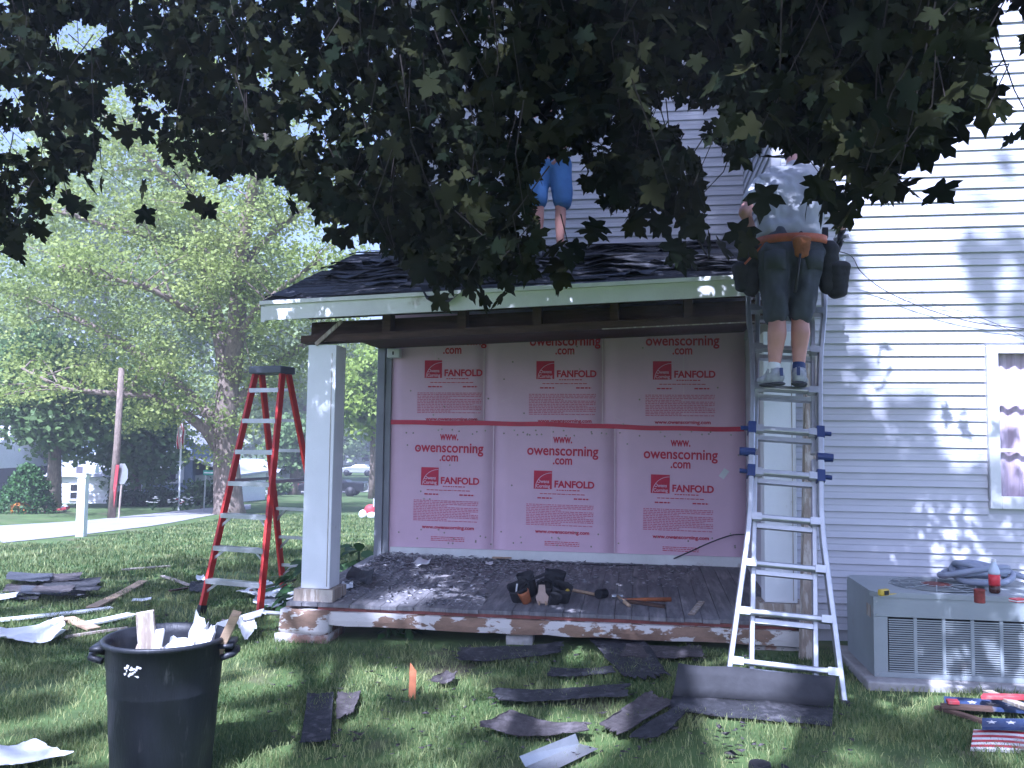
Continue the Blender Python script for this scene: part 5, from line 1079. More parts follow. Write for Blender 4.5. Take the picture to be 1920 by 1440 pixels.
# the high crown over and behind the camera, which dapples the light
S_ = np.array(SUNDIR); CC = np.array([-3.2, -2.2, 14.0]); CR = np.array([7.6, 8.4, 4.0]); cc = []
while len(cc) < 1080:
    u = RNG.normal(size=3); u = u / np.linalg.norm(u) * RNG.random() ** .4; p = CC + u * CR
    px, py, D_ = project(p[None])
    if D_[0] > 0 and py[0] > -170 and -250 < px[0] < 2200: continue
    # where does its shadow meet the wing wall?  keep the upper right of that wall in the sun
    k = (p - np.array(HC)) @ np.array(HV) / (S_ @ np.array(HV)); w_ = p - S_ * k; s_ = (w_ - np.array(HC)) @ np.array(HU)
    if (s_ > 1.75 and w_[2] > 2.9 and RNG.random() < .65) or (s_ > 1.2 and w_[2] > 2.3 and RNG.random() < .12): continue
    cc.append(p)
for _ in range(240): cc.append(np.array([RNG.uniform(-4.6, .3), RNG.uniform(.7, 3.8), RNG.uniform(12, 16)]))   # unseen clusters added to keep the recessed wall in shade
cc = np.array(cc); per = 15; P2 = np.repeat(cc, per, 0) + RNG.normal(size=(len(cc) * per, 3)) * np.array([.36, .36, .2]); n_ = len(P2)
# leaves thinned into wells along the sun's path, shaped to cast sun spots
Q2 = P2 - (P2 @ S_)[:, None] * S_; wl_ = np.array([mnoise.noise(Vector(q) * 1.15) + .9 * mnoise.noise(Vector(q) * 2.5 + Vector((9, 4, 1))) for q in Q2]); thr = np.where((P2[:, 1] > .4) & (P2[:, 0] < .2), -.6, .02); P2 = P2[wl_ > thr]
px, py, D_ = project(P2); P2 = P2[~((D_ > 0) & (py > -60) & (px > -200) & (px < 2150))]; n_ = len(P2)
tip2 = RNG.normal(size=(n_, 3)) + np.array([0, 0, -.5]); nr2 = RNG.normal(size=(n_, 3)) * .6 + np.array([0, -.3, 1.0])
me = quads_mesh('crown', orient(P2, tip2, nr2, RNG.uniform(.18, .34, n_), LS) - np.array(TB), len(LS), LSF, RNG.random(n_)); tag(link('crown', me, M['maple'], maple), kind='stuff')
# trunk, limbs, twigs
MB().tube([Vector((0, 0, -.1)), Vector((.03, .02, .4)), Vector((.05, .1, 2)), Vector((.1, .3, 4.2)), Vector((.2, .6, 6.5)), Vector((-.2, .8, 9.5)), Vector((-.9, 1.0, 13.5)), Vector((-1.3, 1.2, 16.5))], [.46, .36, .31, .27, .23, .19, .12, .04], 16).build('trunk', M['bark'], maple, True)
for a, b in (((.1, .3, 4.0), at(700, -60, 5.6)), ((.1, .3, 4.1), at(1500, -40, 4.0)), ((.1, .3, 3.9), at(120, 60, 6.6)), ((.15, .5, 5.2), at(1100, -160, 5.2)), ((.15, .5, 5.4), Vector((-7, 0, 13))), ((-.1, .8, 7.6), Vector((2.0, -2, 14))), ((-.1, .8, 8), Vector((-3, 3, 14)))):
    a = Vector(a); b = Vector(b) - TB; pts = [a.lerp(b, k / 7) + Vector((.12 * math.sin(k * 1.7), .1 * math.cos(k * 2.1), .55 * math.sin(PI * k / 7))) for k in range(8)]; MB().tube(pts, [.12 - .013 * k for k in range(8)], 8).build('limb', M['darkbark'], maple, True)
tw = MB()
for c_ in cl[::2]:
    p = at(*c_); q = p + Vector((RNG.uniform(-.25, .25), RNG.uniform(-.5, .1), RNG.uniform(.25, .6))); m_ = p.lerp(q, .5) + Vector(RNG.normal(size=3) * .05); tw.tube([p - TB, m_ - TB, q - TB], [.002, .003, .004], 4, False)
for px, py, D_, n_ in SPR:
    p = at(px, py + 8, D_); q = at(px + RNG.uniform(-70, 70), py - RNG.uniform(50, 100), D_ + .25); m_ = p.lerp(q, .45) + Vector(RNG.normal(size=3) * .05); tw.tube([p - TB, m_ - TB, q - TB], [.002, .003, .004], 5, False)
tag(tw.build('twigs', M['darkbark'], maple), kind='stuff')
for pts in (((868, 395), (842, 430), (852, 455), (880, 468), (915, 474)), ((806, 335), (818, 390), (838, 425), (856, 452)), ((1130, 330), (1200, 365), (1290, 420), (1325, 478))):
    tw2 = MB(); tw2.tube([at(x, y, 4.85) - TB for x, y in pts], .0045, 6); tw2.build('bare_twig', M['darkbark'], maple, True)

# ---- trees of the background
def leaf_cloud(centres, per, spread, size, n_up=.5, shape=None):
    P = np.repeat(np.asarray(centres), per, 0); P = P + RNG.normal(size=P.shape) * np.asarray(spread); n = len(P)
    t_ = RNG.normal(size=(n, 3)) * np.array([1, 1, .5]) + np.array([0, 0, -.25]); nr_ = RNG.normal(size=(n, 3)) + np.array([0, -.3, n_up]); q = np.array([(-.5, 0, 0), (-.15, -.45, .04), (.5, 0, 0), (.15, .5, .04)])
    return orient(P, t_, nr_, RNG.uniform(size * .6, size * 1.3, n), q), n
def tint_of(V, c, R):    # some clumps lighter than others
    m_ = V.mean(1); return np.array([min(1, max(0, .5 + .55 * mnoise.noise(Vector((p[0], p[1], p[2])) * (2.2 / R)) + random.uniform(-.22, .22))) for p in m_])
def bg_tree(name, label, base, crown, radii, n_cl, per, size, mt, trunk=.2, bark='bark', group=None, cat='tree', spread=None):
    base = Vector(base); crown = Vector(crown); t_ = thing(name, label, cat, base, group=group); R = Vector(radii); cs = []
    while len(cs) < n_cl:
        u = RNG.normal(size=3); u = u / np.linalg.norm(u); r_ = RNG.random() ** .38; w_ = .78 + .38 * mnoise.noise(Vector(u) * 1.9 + crown * .1); cs.append(np.array(crown) + u * r_ * w_ * np.array(R))
    V, n = leaf_cloud(cs, per, spread or [size * 1.5, size * 1.5, size * .9], size); T_ = tint_of(V, crown, max(R)); tag(link('crown', quads_mesh('crown', V - np.array(base), 4, [(0, 1, 2, 3)], T_), mt, t_), kind='stuff')
    if trunk:
        top = crown - base + Vector((0, 0, R.z * .3)); MB().tube([Vector((0, 0, -.2)), Vector((.02, 0, top.z * .25)), Vector((top.x * .5, top.y * .5, top.z * .6)), top], [trunk * 1.35, trunk, trunk * .75, trunk * .2], 10).build('trunk', M[bark], t_, True)
        for k in range(7):
            e = Vector(cs[k * 3]) - base; s0 = Vector((top.x * .4, top.y * .4, top.z * RNG.uniform(.35, .7))); e = s0.lerp(e, .72); MB().tube([s0, s0.lerp(e, .5) + Vector((0, 0, .15)), e], [trunk * .4, trunk * .22, trunk * .06], 6).build('limb', M[bark], t_, True)
    return t_
M['locust'] = leafmat('locust_leaf', (.17, .24, .05), (.44, .49, .15), .5)
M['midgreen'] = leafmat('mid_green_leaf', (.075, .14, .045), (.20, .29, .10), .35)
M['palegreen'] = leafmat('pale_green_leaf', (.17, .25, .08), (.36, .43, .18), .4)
M['yellowgreen'] = leafmat('yellow_green_leaf', (.18, .28, .04), (.36, .44, .08), .45)
M['cedar'] = leafmat('cedar_leaf', (.03, .085, .02), (.08, .17, .04), .2)
M['hedge'] = leafmat('hedge_leaf', (.03, .06, .02), (.07, .12, .04), .25)
# the big locust
LD = 28.7; LBp = ground(430, 967); loc = thing('locust_tree', 'big spreading tree with pale feathery leaves and forked grey trunk', 'tree', LBp)
LIMBS = [([(430, 975, 0), (429, 950, 0), (424, 860, 0), (422, 790, 0), (428, 720, 0), (432, 690, 0)], (.62, .50, .42, .38, .36, .34)),
         ([(430, 715, 0), (415, 640, .3), (398, 560, .8), (380, 470, 1.2), (362, 380, 1.6), (340, 260, 2), (330, 150, 2)], (.30, .27, .24, .2, .16, .1, .04)),
         ([(436, 715, 0), (444, 600, -.6), (448, 500, -1), (468, 380, -1.5), (500, 250, -2), (520, 120, -2)], (.32, .28, .24, .18, .12, .05)),
         ([(416, 850, 0), (385, 805, -.4), (350, 778, -.8), (290, 742, -1.4), (210, 738, -2), (120, 730, -2.6), (40, 690, -3)], (.22, .19, .16, .13, .1, .07, .03)),
         ([(415, 800, 0), (380, 765, .6), (310, 700, 1.4), (240, 650, 2), (170, 610, 2.6), (80, 570, 3), (0, 540, 3.2)], (.24, .21, .18, .15, .12, .08, .03)),
         ([(436, 760, 0), (475, 720, .5), (520, 680, .9), (580, 640, 1.2), (650, 600, 1.4)], (.2, .16, .13, .09, .04)),
         ([(385, 490, 1.2), (310, 450, .4), (220, 430, -.6), (120, 400, -1.2), (30, 370, -1.6)], (.15, .12, .09, .06, .03)),
         ([(362, 380, 1.6), (300, 320, 1.2), (230, 250, .8), (170, 190, .5)], (.11, .09, .06, .03)),
         ([(450, 500, -1), (520, 430, -.6), (590, 380, 0), (660, 340, .4)], (.13, .1, .07, .03)),
         ([(410, 620, .4), (350, 580, -1), (280, 540, -2), (200, 520, -2.6), (110, 500, -3)], (.14, .11, .08, .06, .03)),
         ([(442, 640, -.4), (480, 580, -1.4), (540, 530, -2), (600, 490, -2.4)], (.13, .1, .07, .03))]
cs = []
for k, (pts, rr_) in enumerate(LIMBS):
    P = [at(x, y, LD + dz) - LBp for x, y, dz in pts]; MB().tube(P, list(rr_), 12).build('trunk' if k == 0 else 'limb', M['bark'], loc, True)
    if k == 0: continue
    for i in range(len(P) - 1):
        for j in range(5):
            q = P[i].lerp(P[i + 1], RNG.random())
            if i == 0 and j < 4 and k < 6: continue
            e = q + Vector((RNG.normal() * 1.1, RNG.normal() * 1.2, RNG.normal() * .8 + .35)); m_ = q.lerp(e, .5) + Vector((0, 0, .12)); MB().tube([q, m_, e], [.035, .022, .008], 5, False).build('branch', M['bark'], loc, True)
            for _ in range(4):
                f_ = q.lerp(e, RNG.uniform(.35, 1.15)); cs.append(np.array(f_ + LBp) + RNG.normal(size=3) * np.array([.5, .5, .28]))
            cs.append(np.array(e + LBp))
cs = np.array(cs)
for _ in range(520):      # the rest of the wide crown
    px, py = RNG.uniform(-120, 690), RNG.uniform(-40, 640)
    if py > 560 and px > 380: continue
    cs = np.vstack([cs, np.array(at(px, py, LD + RNG.uniform(-3.5, 3.5)))])
V, n = leaf_cloud(cs, 46, [.36, .36, .15], .118, .8); tag(link('crown', quads_mesh('crown', V - np.array(LBp), 4, [(0, 1, 2, 3)], tint_of(V, 0, 4)), M['locust'], loc), kind='stuff')
def crown_at(px, py, D, rx, ry): k = D / FPX; return at(px, py, D), (rx * k, rx * k, ry * k)
def tree_px(name, label, px, D, py, rx, ry, n_cl, per, size, mt, trunk, **kw):
    c_, R_ = crown_at(px, py, D, rx, ry); b_ = at(px, 800, D); b_ = Vector((b_.x, b_.y, terr(b_.x, b_.y))); return bg_tree(name, label, b_, c_, R_, n_cl, per, size, M[mt], trunk, **kw)
tree_px('maple_tree', 'dense dark green maple in front of the blue grey house', 258, 37, 800, 105, 145, 420, 22, .26, 'midgreen', .2)
tree_px('shade_tree', 'broad mid green tree left of the utility pole', 105, 32.5, 745, 150, 150, 460, 24, .24, 'midgreen', .25)
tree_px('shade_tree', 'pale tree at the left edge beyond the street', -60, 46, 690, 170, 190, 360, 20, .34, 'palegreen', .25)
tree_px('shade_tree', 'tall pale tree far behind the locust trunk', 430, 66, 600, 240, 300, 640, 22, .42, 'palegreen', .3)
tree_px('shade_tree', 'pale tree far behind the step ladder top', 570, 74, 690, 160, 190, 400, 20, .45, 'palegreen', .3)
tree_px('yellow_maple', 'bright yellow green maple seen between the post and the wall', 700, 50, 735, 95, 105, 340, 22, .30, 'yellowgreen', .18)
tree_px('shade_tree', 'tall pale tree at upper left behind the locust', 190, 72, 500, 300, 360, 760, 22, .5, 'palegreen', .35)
tree_px('shade_tree', 'distant tree beside the side street seen through the step ladder', 555, 58, 830, 70, 65, 160, 20, .3, 'midgreen', .35)
FAR = ['far pale tree beyond the left edge of the view', 'far pale tree above the roof of the white house', 'far pale tree above the small white garage', 'far pale tree behind the blue grey house', 'far pale tree right behind the locust trunk', 'far pale tree behind the step ladder', 'far pale tree above the dark pickup', 'far pale tree hidden at the corner of the pink wall']
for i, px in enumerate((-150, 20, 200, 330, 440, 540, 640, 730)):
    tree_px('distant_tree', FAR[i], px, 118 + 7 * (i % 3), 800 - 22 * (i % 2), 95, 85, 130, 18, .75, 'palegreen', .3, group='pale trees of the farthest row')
# clipped cedar, hedges
c_ = ground(50, 962); ced = thing('cedar_bush', 'rounded bright green cedar bush beside the white house', 'bush', c_); cs = []
for _ in range(420):
    h = RNG.random() ** .8; a = RNG.random() * 2 * PI; r_ = (.92 * (1 - h) ** .62 + .03) * RNG.uniform(.75, 1.02); cs.append(np.array(c_) + np.array([r_ * math.cos(a), r_ * math.sin(a), h * 1.52]))
V, n = leaf_cloud(cs, 16, [.07, .07, .06], .09); tag(link('foliage', quads_mesh('foliage', V - np.array(c_), 4, [(0, 1, 2, 3)], tint_of(V, 0, .6)), M['cedar'], ced), kind='stuff'); MB().tube([Vector((0, 0, -.1)), Vector((0, 0, 1.1))], [.06, .03], 8).build('stem', M['bark'], ced)
def bush(label, px, py, D, rx, ry, mt='hedge', n_cl=90): c_, R_ = crown_at(px, py, D, rx, ry); b_ = Vector((c_.x, c_.y, terr(c_.x, c_.y))); return bg_tree('hedge_bush', label, b_, c_, R_, n_cl, 18, .14, M[mt], .04, cat='bush', spread=[.16, .16, .12])
bush('dark hedge bush under the porch of the blue grey house', 378, 925, 33.5, 34, 26); bush('dark hedge bush under the maple by the flagpole', 300, 935, 35, 40, 22); bush('dark low bush left of the utility pole', 245, 940, 35, 34, 20); bush('shaded bush at the right of the grey garage', 520, 912, 52, 26, 22, 'midgreen')

# ------------------------------------------------------------------ houses and street things of the background
def facing(px, D, rz=0): p = at(px, 850, D); return Vector((p.x, p.y, terr(p.x, p.y)))
M['bluehouse'] = mat('blue_grey_clapboard', (.22, .27, .36), .7, var=.08, bump=.1); M['farroof'] = mat('far_roof_shingle', (.42, .42, .45), .9, var=.15, scale=3, bump=.2); M['whitewall'] = mat('white_clapboard', (.78, .78, .78), .7, var=.05, bump=.05); M['darkwall'] = mat('brown_wall', (.12, .11, .13), .8, var=.15); M['greygarage'] = mat('grey_garage_wall', (.36, .37, .38), .8, var=.1)
def laps(parent, w_, y, z0, z1, mt, step=.22):
    z = z0
    while z < z1 - .02: MB().add([(0, y, z + step), (0, y - .03, z), (w_, y - .03, z), (w_, y, z + step)], [(0, 1, 2, 3)]).build('clapboard', mt, parent); z += step
def far_window(parent, x, z, w_, h_, y, shutters=False):
    f = MB()
    for a in ((x - .08, x, z - .08, z + h_ + .08), (x + w_, x + w_ + .08, z - .08, z + h_ + .08), (x, x + w_, z + h_, z + h_ + .08), (x, x + w_, z - .08, z), (x, x + w_, z + h_ / 2 - .03, z + h_ / 2 + .03)): f.box(a[0], a[1], y - .07, y - .02, a[2], a[3])
    f = f.build('window', M['trim'], parent); MB().box(x, x + w_, y - .045, y - .035, z, z + h_).build('pane', M['dark'], f)
    if shutters:
        for a in (x - .38, x + w_ + .10): MB().box(a, a + .27, y - .07, y - .034, z - .05, z + h_ + .05).build('shutter', M['trim'], f)
# blue grey house
b0 = facing(362, 41); bh = thing('house', 'blue grey gabled house with white shutters beyond the maple', 'house', b0 + Vector((-6.5, 0, 0)), 0)
MB().add([(0, 0, -.5), (6.5, 0, -.5), (6.5, 0, 3.0), (3.25, 0, 5.4), (0, 0, 3.0), (0, 7, -.5), (6.5, 7, -.5), (6.5, 7, 3.0), (3.25, 7, 5.4), (0, 7, 3.0)], [(0, 1, 2, 3, 4), (1, 6, 7, 2), (5, 0, 4, 9), (6, 5, 9, 8, 7)]).build('wall', M['bluehouse'], bh)
laps(bh, 6.5, -.004, -.4, 2.95, M['bluehouse'])
rf_ = MB()
for sx in (-1, 1):
    x0, x1 = 3.25, 3.25 + sx * 3.75; z1 = 5.52 - 3.75 * (2.4 / 3.25); rf_.add([(x0, -.45, 5.52), (x1, -.45, z1), (x1, 7.4, z1), (x0, 7.4, 5.52), (x0, -.45, 5.40), (x1, -.45, z1 - .12), (x1, 7.4, z1 - .12), (x0, 7.4, 5.40)], [(0, 1, 2, 3), (7, 6, 5, 4), (0, 4, 5, 1), (1, 5, 6, 2), (2, 6, 7, 3)])
rf_.build('roof', M['farroof'], bh)
for sx in (-1, 1): MB().bar(Vector((3.25, -.47, 5.44)), Vector((3.25 + sx * 3.77, -.47, 5.44 - 3.77 * .7385)), .04, .22, (0, 1, 0)).build('barge_board', M['trim'], bh)
far_window(bh, 5.0, .95, .75, 1.35, -.03, True); far_window(bh, 5.2, -1.2 + .75, .6, .9, -.03); far_window(bh, 2.2, .95, .75, 1.35, -.03, True)
pr = MB(); pr.box(6.5, 8.6, .4, 5, -.5, 1.25); pr.build('side_room', M['whitewall'], bh); MB().add([(6.45, -.3, 2.15), (8.9, -.3, 1.35), (8.9, 5.2, 1.35), (6.45, 5.2, 2.15), (6.45, -.3, 2.03), (8.9, -.3, 1.23), (8.9, 5.2, 1.23), (6.45, 5.2, 2.03)], [(0, 1, 2, 3), (7, 6, 5, 4), (0, 4, 5, 1), (1, 5, 6, 2)]).build('side_roof', M['farroof'], bh)
far_window(bh, 6.75, .15, .38, .85, .36); far_window(bh, 7.6, .35, .45, .65, .36)
# white house at the left edge
b1 = facing(10, 36); wh = thing('house', 'low white eaved house with pale roof at the left edge', 'house', b1 + Vector((-11.5, 0, 0)))
MB().box(0, 9.6, 0, 7, -.6, 1.35).build('wall', M['darkwall'], wh); MB().add([(-.4, -.7, 1.38), (10.1, -.7, 1.38), (10.1, 3.6, 3.3), (-.4, 3.6, 3.3), (10.1, 7.6, 1.38), (-.4, 7.6, 1.38)], [(0, 1, 2, 3), (3, 2, 4, 5)]).build('roof', M['farroof'], wh)
MB().box(-.4, 10.1, -.82, -.69, 1.16, 1.40).build('gutter', M['trim'], wh); MB().add([(9.61, 0, 1.35), (9.61, 7, 1.35), (9.61, 3.6, 3.2)], [(0, 1, 2)]).build('gable', M['whitewall'], wh); far_window(wh, 6.2, .1, .9, .9, -.01); far_window(wh, 2.4, .1, .9, .9, -.01)
b2 = facing(150, 37.5); gz = thing('garage', 'small bright white garage behind the mailbox post', 'garage', b2 + Vector((-1.3, 0, 0)))
MB().box(0, 2.6, 0, 4, -.5, 1.15).build('wall', M['whitewall'], gz); MB().add([(-.2, -.25, 1.16), (2.8, -.25, 1.16), (2.8, 2, 1.9), (-.2, 2, 1.9), (2.8, 4.2, 1.16), (-.2, 4.2, 1.16)], [(0, 1, 2, 3), (3, 2, 4, 5)]).build('roof', M['farroof'], gz); laps(gz, 2.6, -.004, -.3, 1.1, M['whitewall'], .2); far_window(gz, 1.0, .2, .5, .6, -.03)
b3 = facing(480, 56); gg = thing('garage', 'grey garage with dark door seen through the step ladder', 'garage', b3 + Vector((-1.4, 0, 0)))
MB().box(0, 2.8, 0, 4, -.5, 1.5).build('wall', M['greygarage'], gg); MB().add([(-.2, -.25, 1.5), (3.0, -.25, 1.5), (3.0, 2, 2.3), (-.2, 2, 2.3), (3.0, 4.2, 1.5), (-.2, 4.2, 1.5)], [(0, 1, 2, 3), (3, 2, 4, 5)]).build('roof', M['farroof'], gg)
for x in (.3, 1.0): MB().box(x, x + .5, -.04, -.008, -.2, 1.1).build('door', M['darkwall'], gg)
far_window(gg, 2.0, .5, .45, .5, -.01)
b4 = facing(660, 125); fw_ = thing('house', 'far white house beyond the parked car', 'house', b4 + Vector((-7, 0, 0))); MB().box(0, 14, 0, 7, -1, 2.6).build('wall', M['whitewall'], fw_); MB().add([(-.4, -.6, 2.6), (14.4, -.6, 2.6), (14.4, 3.5, 4.2), (-.4, 3.5, 4.2), (14.4, 7.6, 2.6), (-.4, 7.6, 2.6)], [(0, 1, 2, 3), (3, 2, 4, 5)]).build('roof', M['farroof'], fw_)
for x in (1.5, 5, 8.5, 11.5): far_window(fw_, x, .6, 1.0, 1.2, -.01)

def car(name, label, loc, rz, paint, L=4.5, hgt=1.45, pick=False):
    t_ = thing(name, label, 'car', loc, rz); w_ = .86
    prof = [(-L / 2, .35), (-L / 2, .80), (-L * .30, .92), (-L * .20, .95), (-L * .08, hgt), (L * .22, hgt), (L * .30 if not pick else L * .25, .95), (L / 2, .93), (L / 2, .35)]
    vs = [(x, -w_ + (.14 if z > 1 else 0), z) for x, z in prof] + [(x, w_ - (.14 if z > 1 else 0), z) for x, z in prof]; n = len(prof)
    bevel(MB().add(vs, [tuple(range(n)), tuple(range(2 * n - 1, n - 1, -1))] + [((i + 1) % n, i, n + i, n + (i + 1) % n) for i in range(n)]).build('body', paint, t_), .06, 3)
    MB().add([(-L * .17, -w_ + .09, 1.0), (-L * .07, -w_ + .11, hgt - .06), (L * .20, -w_ + .11, hgt - .06), (L * .25, -w_ + .09, 1.0)], [(0, 1, 2, 3)]).build('side_window', M['glass2'], t_)
    for x in (-L * .31, L * .30):
        for y in (-w_ + .02, w_ - .02):
            wl = MB(); wl.lathe([(.32, -.1), (.33, -.06), (.33, .06), (.32, .1)], 18, Matrix.Translation((x, y, .33)) @ Matrix.Rotation(PI / 2, 4, 'X')); wl = wl.build('wheel', M['black'], t_, True); MB().lathe([(.18, -.105), (.16, -.11)], 14, Matrix.Translation((x, y - .0, .33)) @ Matrix.Rotation(PI / 2, 4, 'X')).build('hubcap', M['alu'], wl)
    for y in (-.6, .6): MB().box(L / 2 - .02, L / 2 + .03, y - .12, y + .12, .65, .82).build('headlight', M['trim'], t_); MB().box(-L / 2 - .03, -L / 2 + .02, y - .12, y + .12, .65, .8).build('tail_light', M['flagred'], t_)
    return t_
M['glass2'] = mat('car_glass', (.02, .025, .03), .1, bump=0, spec=.7); M['blackpaint'] = mat('black_car_paint', (.02, .02, .025), .3, bump=0, var=.1); M['silverpaint'] = mat('silver_car_paint', (.45, .46, .48), .35, .3, bump=0, var=.05)
g = ground(625, 930); car('parked_pickup', 'dark pickup parked on the side street behind the porch post', g, 0, M['blackpaint'], 4.2, 1.05, True); g = ground(672, 892); car('parked_car', 'silver car far away between the post and the wall', g, 0, M['silverpaint'], 3.6, 1.2)
# mailbox post
g = ground(152, 1006); mp_ = thing('mailbox', 'white post carrying a small mailbox at the street edge', 'mailbox', g); bevel(MB().box(-.085, .085, -.085, .085, -.1, 1.33).build('post', M['oldwhite'], mp_), .01); MB().box(-.11, .11, -.11, .11, 1.25, 1.29).build('collar', M['oldwhite'], mp_)
MB().prism([(-.085, 0), (.085, 0), (.085, .10)] + [(.085 * math.cos(a), .10 + .07 * math.sin(a)) for a in (.6, 1.2, 1.9, 2.5)] + [(-.085, .10)], Matrix.Translation((-.08, 0, 1.335)) @ Matrix(((0, 0, 1, 0), (1, 0, 0, 0), (0, 1, 0, 0), (0, 0, 0, 1))), .36).build('box', M['trim'], mp_); MB().box(-.12, .02, -.09, .09, 1.334, 1.47).build('box_door', M['darkwall'], mp_)
# utility pole with red guard, back of a stop sign
g = ground(212, 972); up = thing('utility_pole', 'leaning weathered utility pole with a red guard strip', 'utility pole', g); tp_ = at(228, 690, g.y) - g
MB().tube([Vector((-.06, 0, -.2)), tp_ * .5, tp_], [.12, .10, .085], 12).build('pole', M['bark'], up, True); a_ = at(208, 978, g.y - .25) - g; b_ = at(221, 872, g.y - .25) - g; MB().bar(a_, b_, .09, .05, (0, 1, 0)).build('guard', M['flagred'], up)
g = ground(222, 972); sg = thing('stop_sign', 'back of an octagonal sign on a grey post by the pole', 'sign', g); kz = at(228, 888, g.y).z - g.z; MB().tube([Vector((0, 0, -.1)), Vector((.08, 0, kz + .2))], .03, 8).build('post', M['greywood'], sg)
R8 = .30; MB().prism([(R8 * math.cos(PI / 8 + k * PI / 4) * .6, R8 * math.sin(PI / 8 + k * PI / 4) * 1.1) for k in range(8)], Matrix.Translation((.08, -.03, kz)) @ Matrix.Rotation(PI / 2, 4, 'X'), .012).build('sign_plate', M['alu'], sg)
# flagpole with flag, street name sign
g = ground(335, 957); fp = thing('flagpole', 'thin white flagpole before the blue grey house', 'flagpole', g); hz = at(335, 788, g.y).z - g.z; MB().tube([Vector((0, 0, 0)), Vector((0, 0, hz))], .035, 8).build('pole', M['trim'], fp); MB().sphere((0, 0, hz + .03), .06).build('finial', M['trim'], fp)
fg = thing('flag', 'red and white striped flag hanging limp on the flagpole', 'flag', g + Vector((0, -.05, hz - .1)))
for k in range(7):
    vs = []; n = 10
    for j in range(n + 1):
        q = j / n; x0 = -.16 + k * .045 + .02 * math.sin(q * 7); vs += [(x0, .05 * math.sin(k * 1.9 + q * 3), -q * .95), (x0 + .045, .05 * math.sin((k + 1) * 1.9 + q * 3), -q * .95)]
    MB().add(vs, [(2 * j, 2 * j + 2, 2 * j + 3, 2 * j + 1) for j in range(n)]).build('stripe', M['flagred'] if k % 2 else M['flagwhite'], fg, True)
g = ground(382, 959); ss = thing('street_sign', 'green street name sign on a thin grey post', 'sign', g); hz = at(382, 886, g.y).z - g.z; MB().tube([Vector((0, 0, -.1)), Vector((.03, 0, hz + .1))], .03, 8).build('post', M['alu'], ss); M['signgreen'] = mat('sign_green', (.03, .30, .20), .4, bump=0); MB().box(-.05, .36, -.05, -.035, hz - .08, hz + .09).build('name_plate', M['signgreen'], ss); MB().box(-.02, .33, -.056, -.052, hz - .02, hz + .03).build('pale_lettering', M['trim'], ss)
# toy wagon, red sled, flower bed, ornament
M['orange'] = mat('orange_plastic', (.60, .22, .03), .5, var=.1, bump=0); g = ground(42, 962); wg = thing('toy_wagon', 'orange toy wagon in front of the cedar bush', 'toy wagon', g)
bevel(MB().box(-.30, .34, -.2, .2, .12, .28).build('tub', M['orange'], wg), .03); MB().box(-.30, .0, -.17, .17, .282, .33).build('seat', M['orange'], wg)
for x in (-.2, .2):
    for y in (-.22, .22): MB().lathe([(.09, -.03), (.10, 0), (.09, .03)], 16, Matrix.Translation((x, y, .10)) @ Matrix.Rotation(PI / 2, 4, 'X')).build('wheel', M['orange'], wg, True)
g = ground(104, 962); sl_ = thing('toy_slide', 'long red plastic toy lying beside the orange wagon', 'toy', g); MB().add([(-.4, -.12, .03), (.4, -.12, .22), (.4, .12, .22), (-.4, .12, .03), (-.4, -.12, 0), (.4, -.12, .12), (.4, .12, .12), (-.4, .12, 0)], [(0, 1, 2, 3), (0, 4, 5, 1), (1, 5, 6, 2), (2, 6, 7, 3), (3, 7, 4, 0)]).build('slide', M['flagred'], sl_); g = ground(121, 959); bl = MB(); bl.sphere((0, 0, .12), .12, 16, 12); bl = bl.build('ball', M['whitesheet'], None, True); bl.location = g; tag(bl, 'white ball beside the long red toy', 'ball')
for i, (px, py) in enumerate(((326, 957), (340, 958), (350, 956), (358, 952), (286, 956))):
    g = ground(px, py); ft = thing('flower_clump', ('small white flowers at the left of the flagpole foot', 'pink flowers right at the flagpole foot', 'white flowers right of the flagpole foot', 'tall white flowers by the hedge bush', 'pale flowers in the shade beneath the maple')[i], 'flowers', g, group='flower clumps by the flagpole')
    r_ = random.Random(i); st_ = MB(); 
    for k in range(9): a = r_.uniform(0, 6.3); e = Vector((.2 * math.cos(a), .15 * math.sin(a), r_.uniform(.2, .45))); st_.tube([Vector((0, 0, -.03)), e], .008, 4); h_ = MB(); h_.lathe([(.01, 0), (.06, .03), (.05, .045)], 7, Matrix.Translation(e)); h_.build('flower', M['flagred'] if i == 1 and k % 2 else M['flagwhite'], ft)
    st_.build('stems', M['cedar'], ft)
g = ground(690, 972); orn = thing('lawn_ornament', 'small red and white lawn ornament with white stake beside the porch', 'ornament', g)
MB().sphere((-.16, 0, .12), (.14, .12, .15)).build('white_stone', M['whitesheet'], orn, True); MB().sphere((.06, .05, .24), (.20, .14, .20)).build('red_ball', M['flagred'], orn, True); MB().sphere((.14, -.1, .10), (.16, .10, .11)).build('white_stone', M['whitesheet'], orn, True); MB().tube([Vector((.17, 0, 0)), Vector((.17, 0, .62))], .02, 6).build('stake', M['trim'], orn)
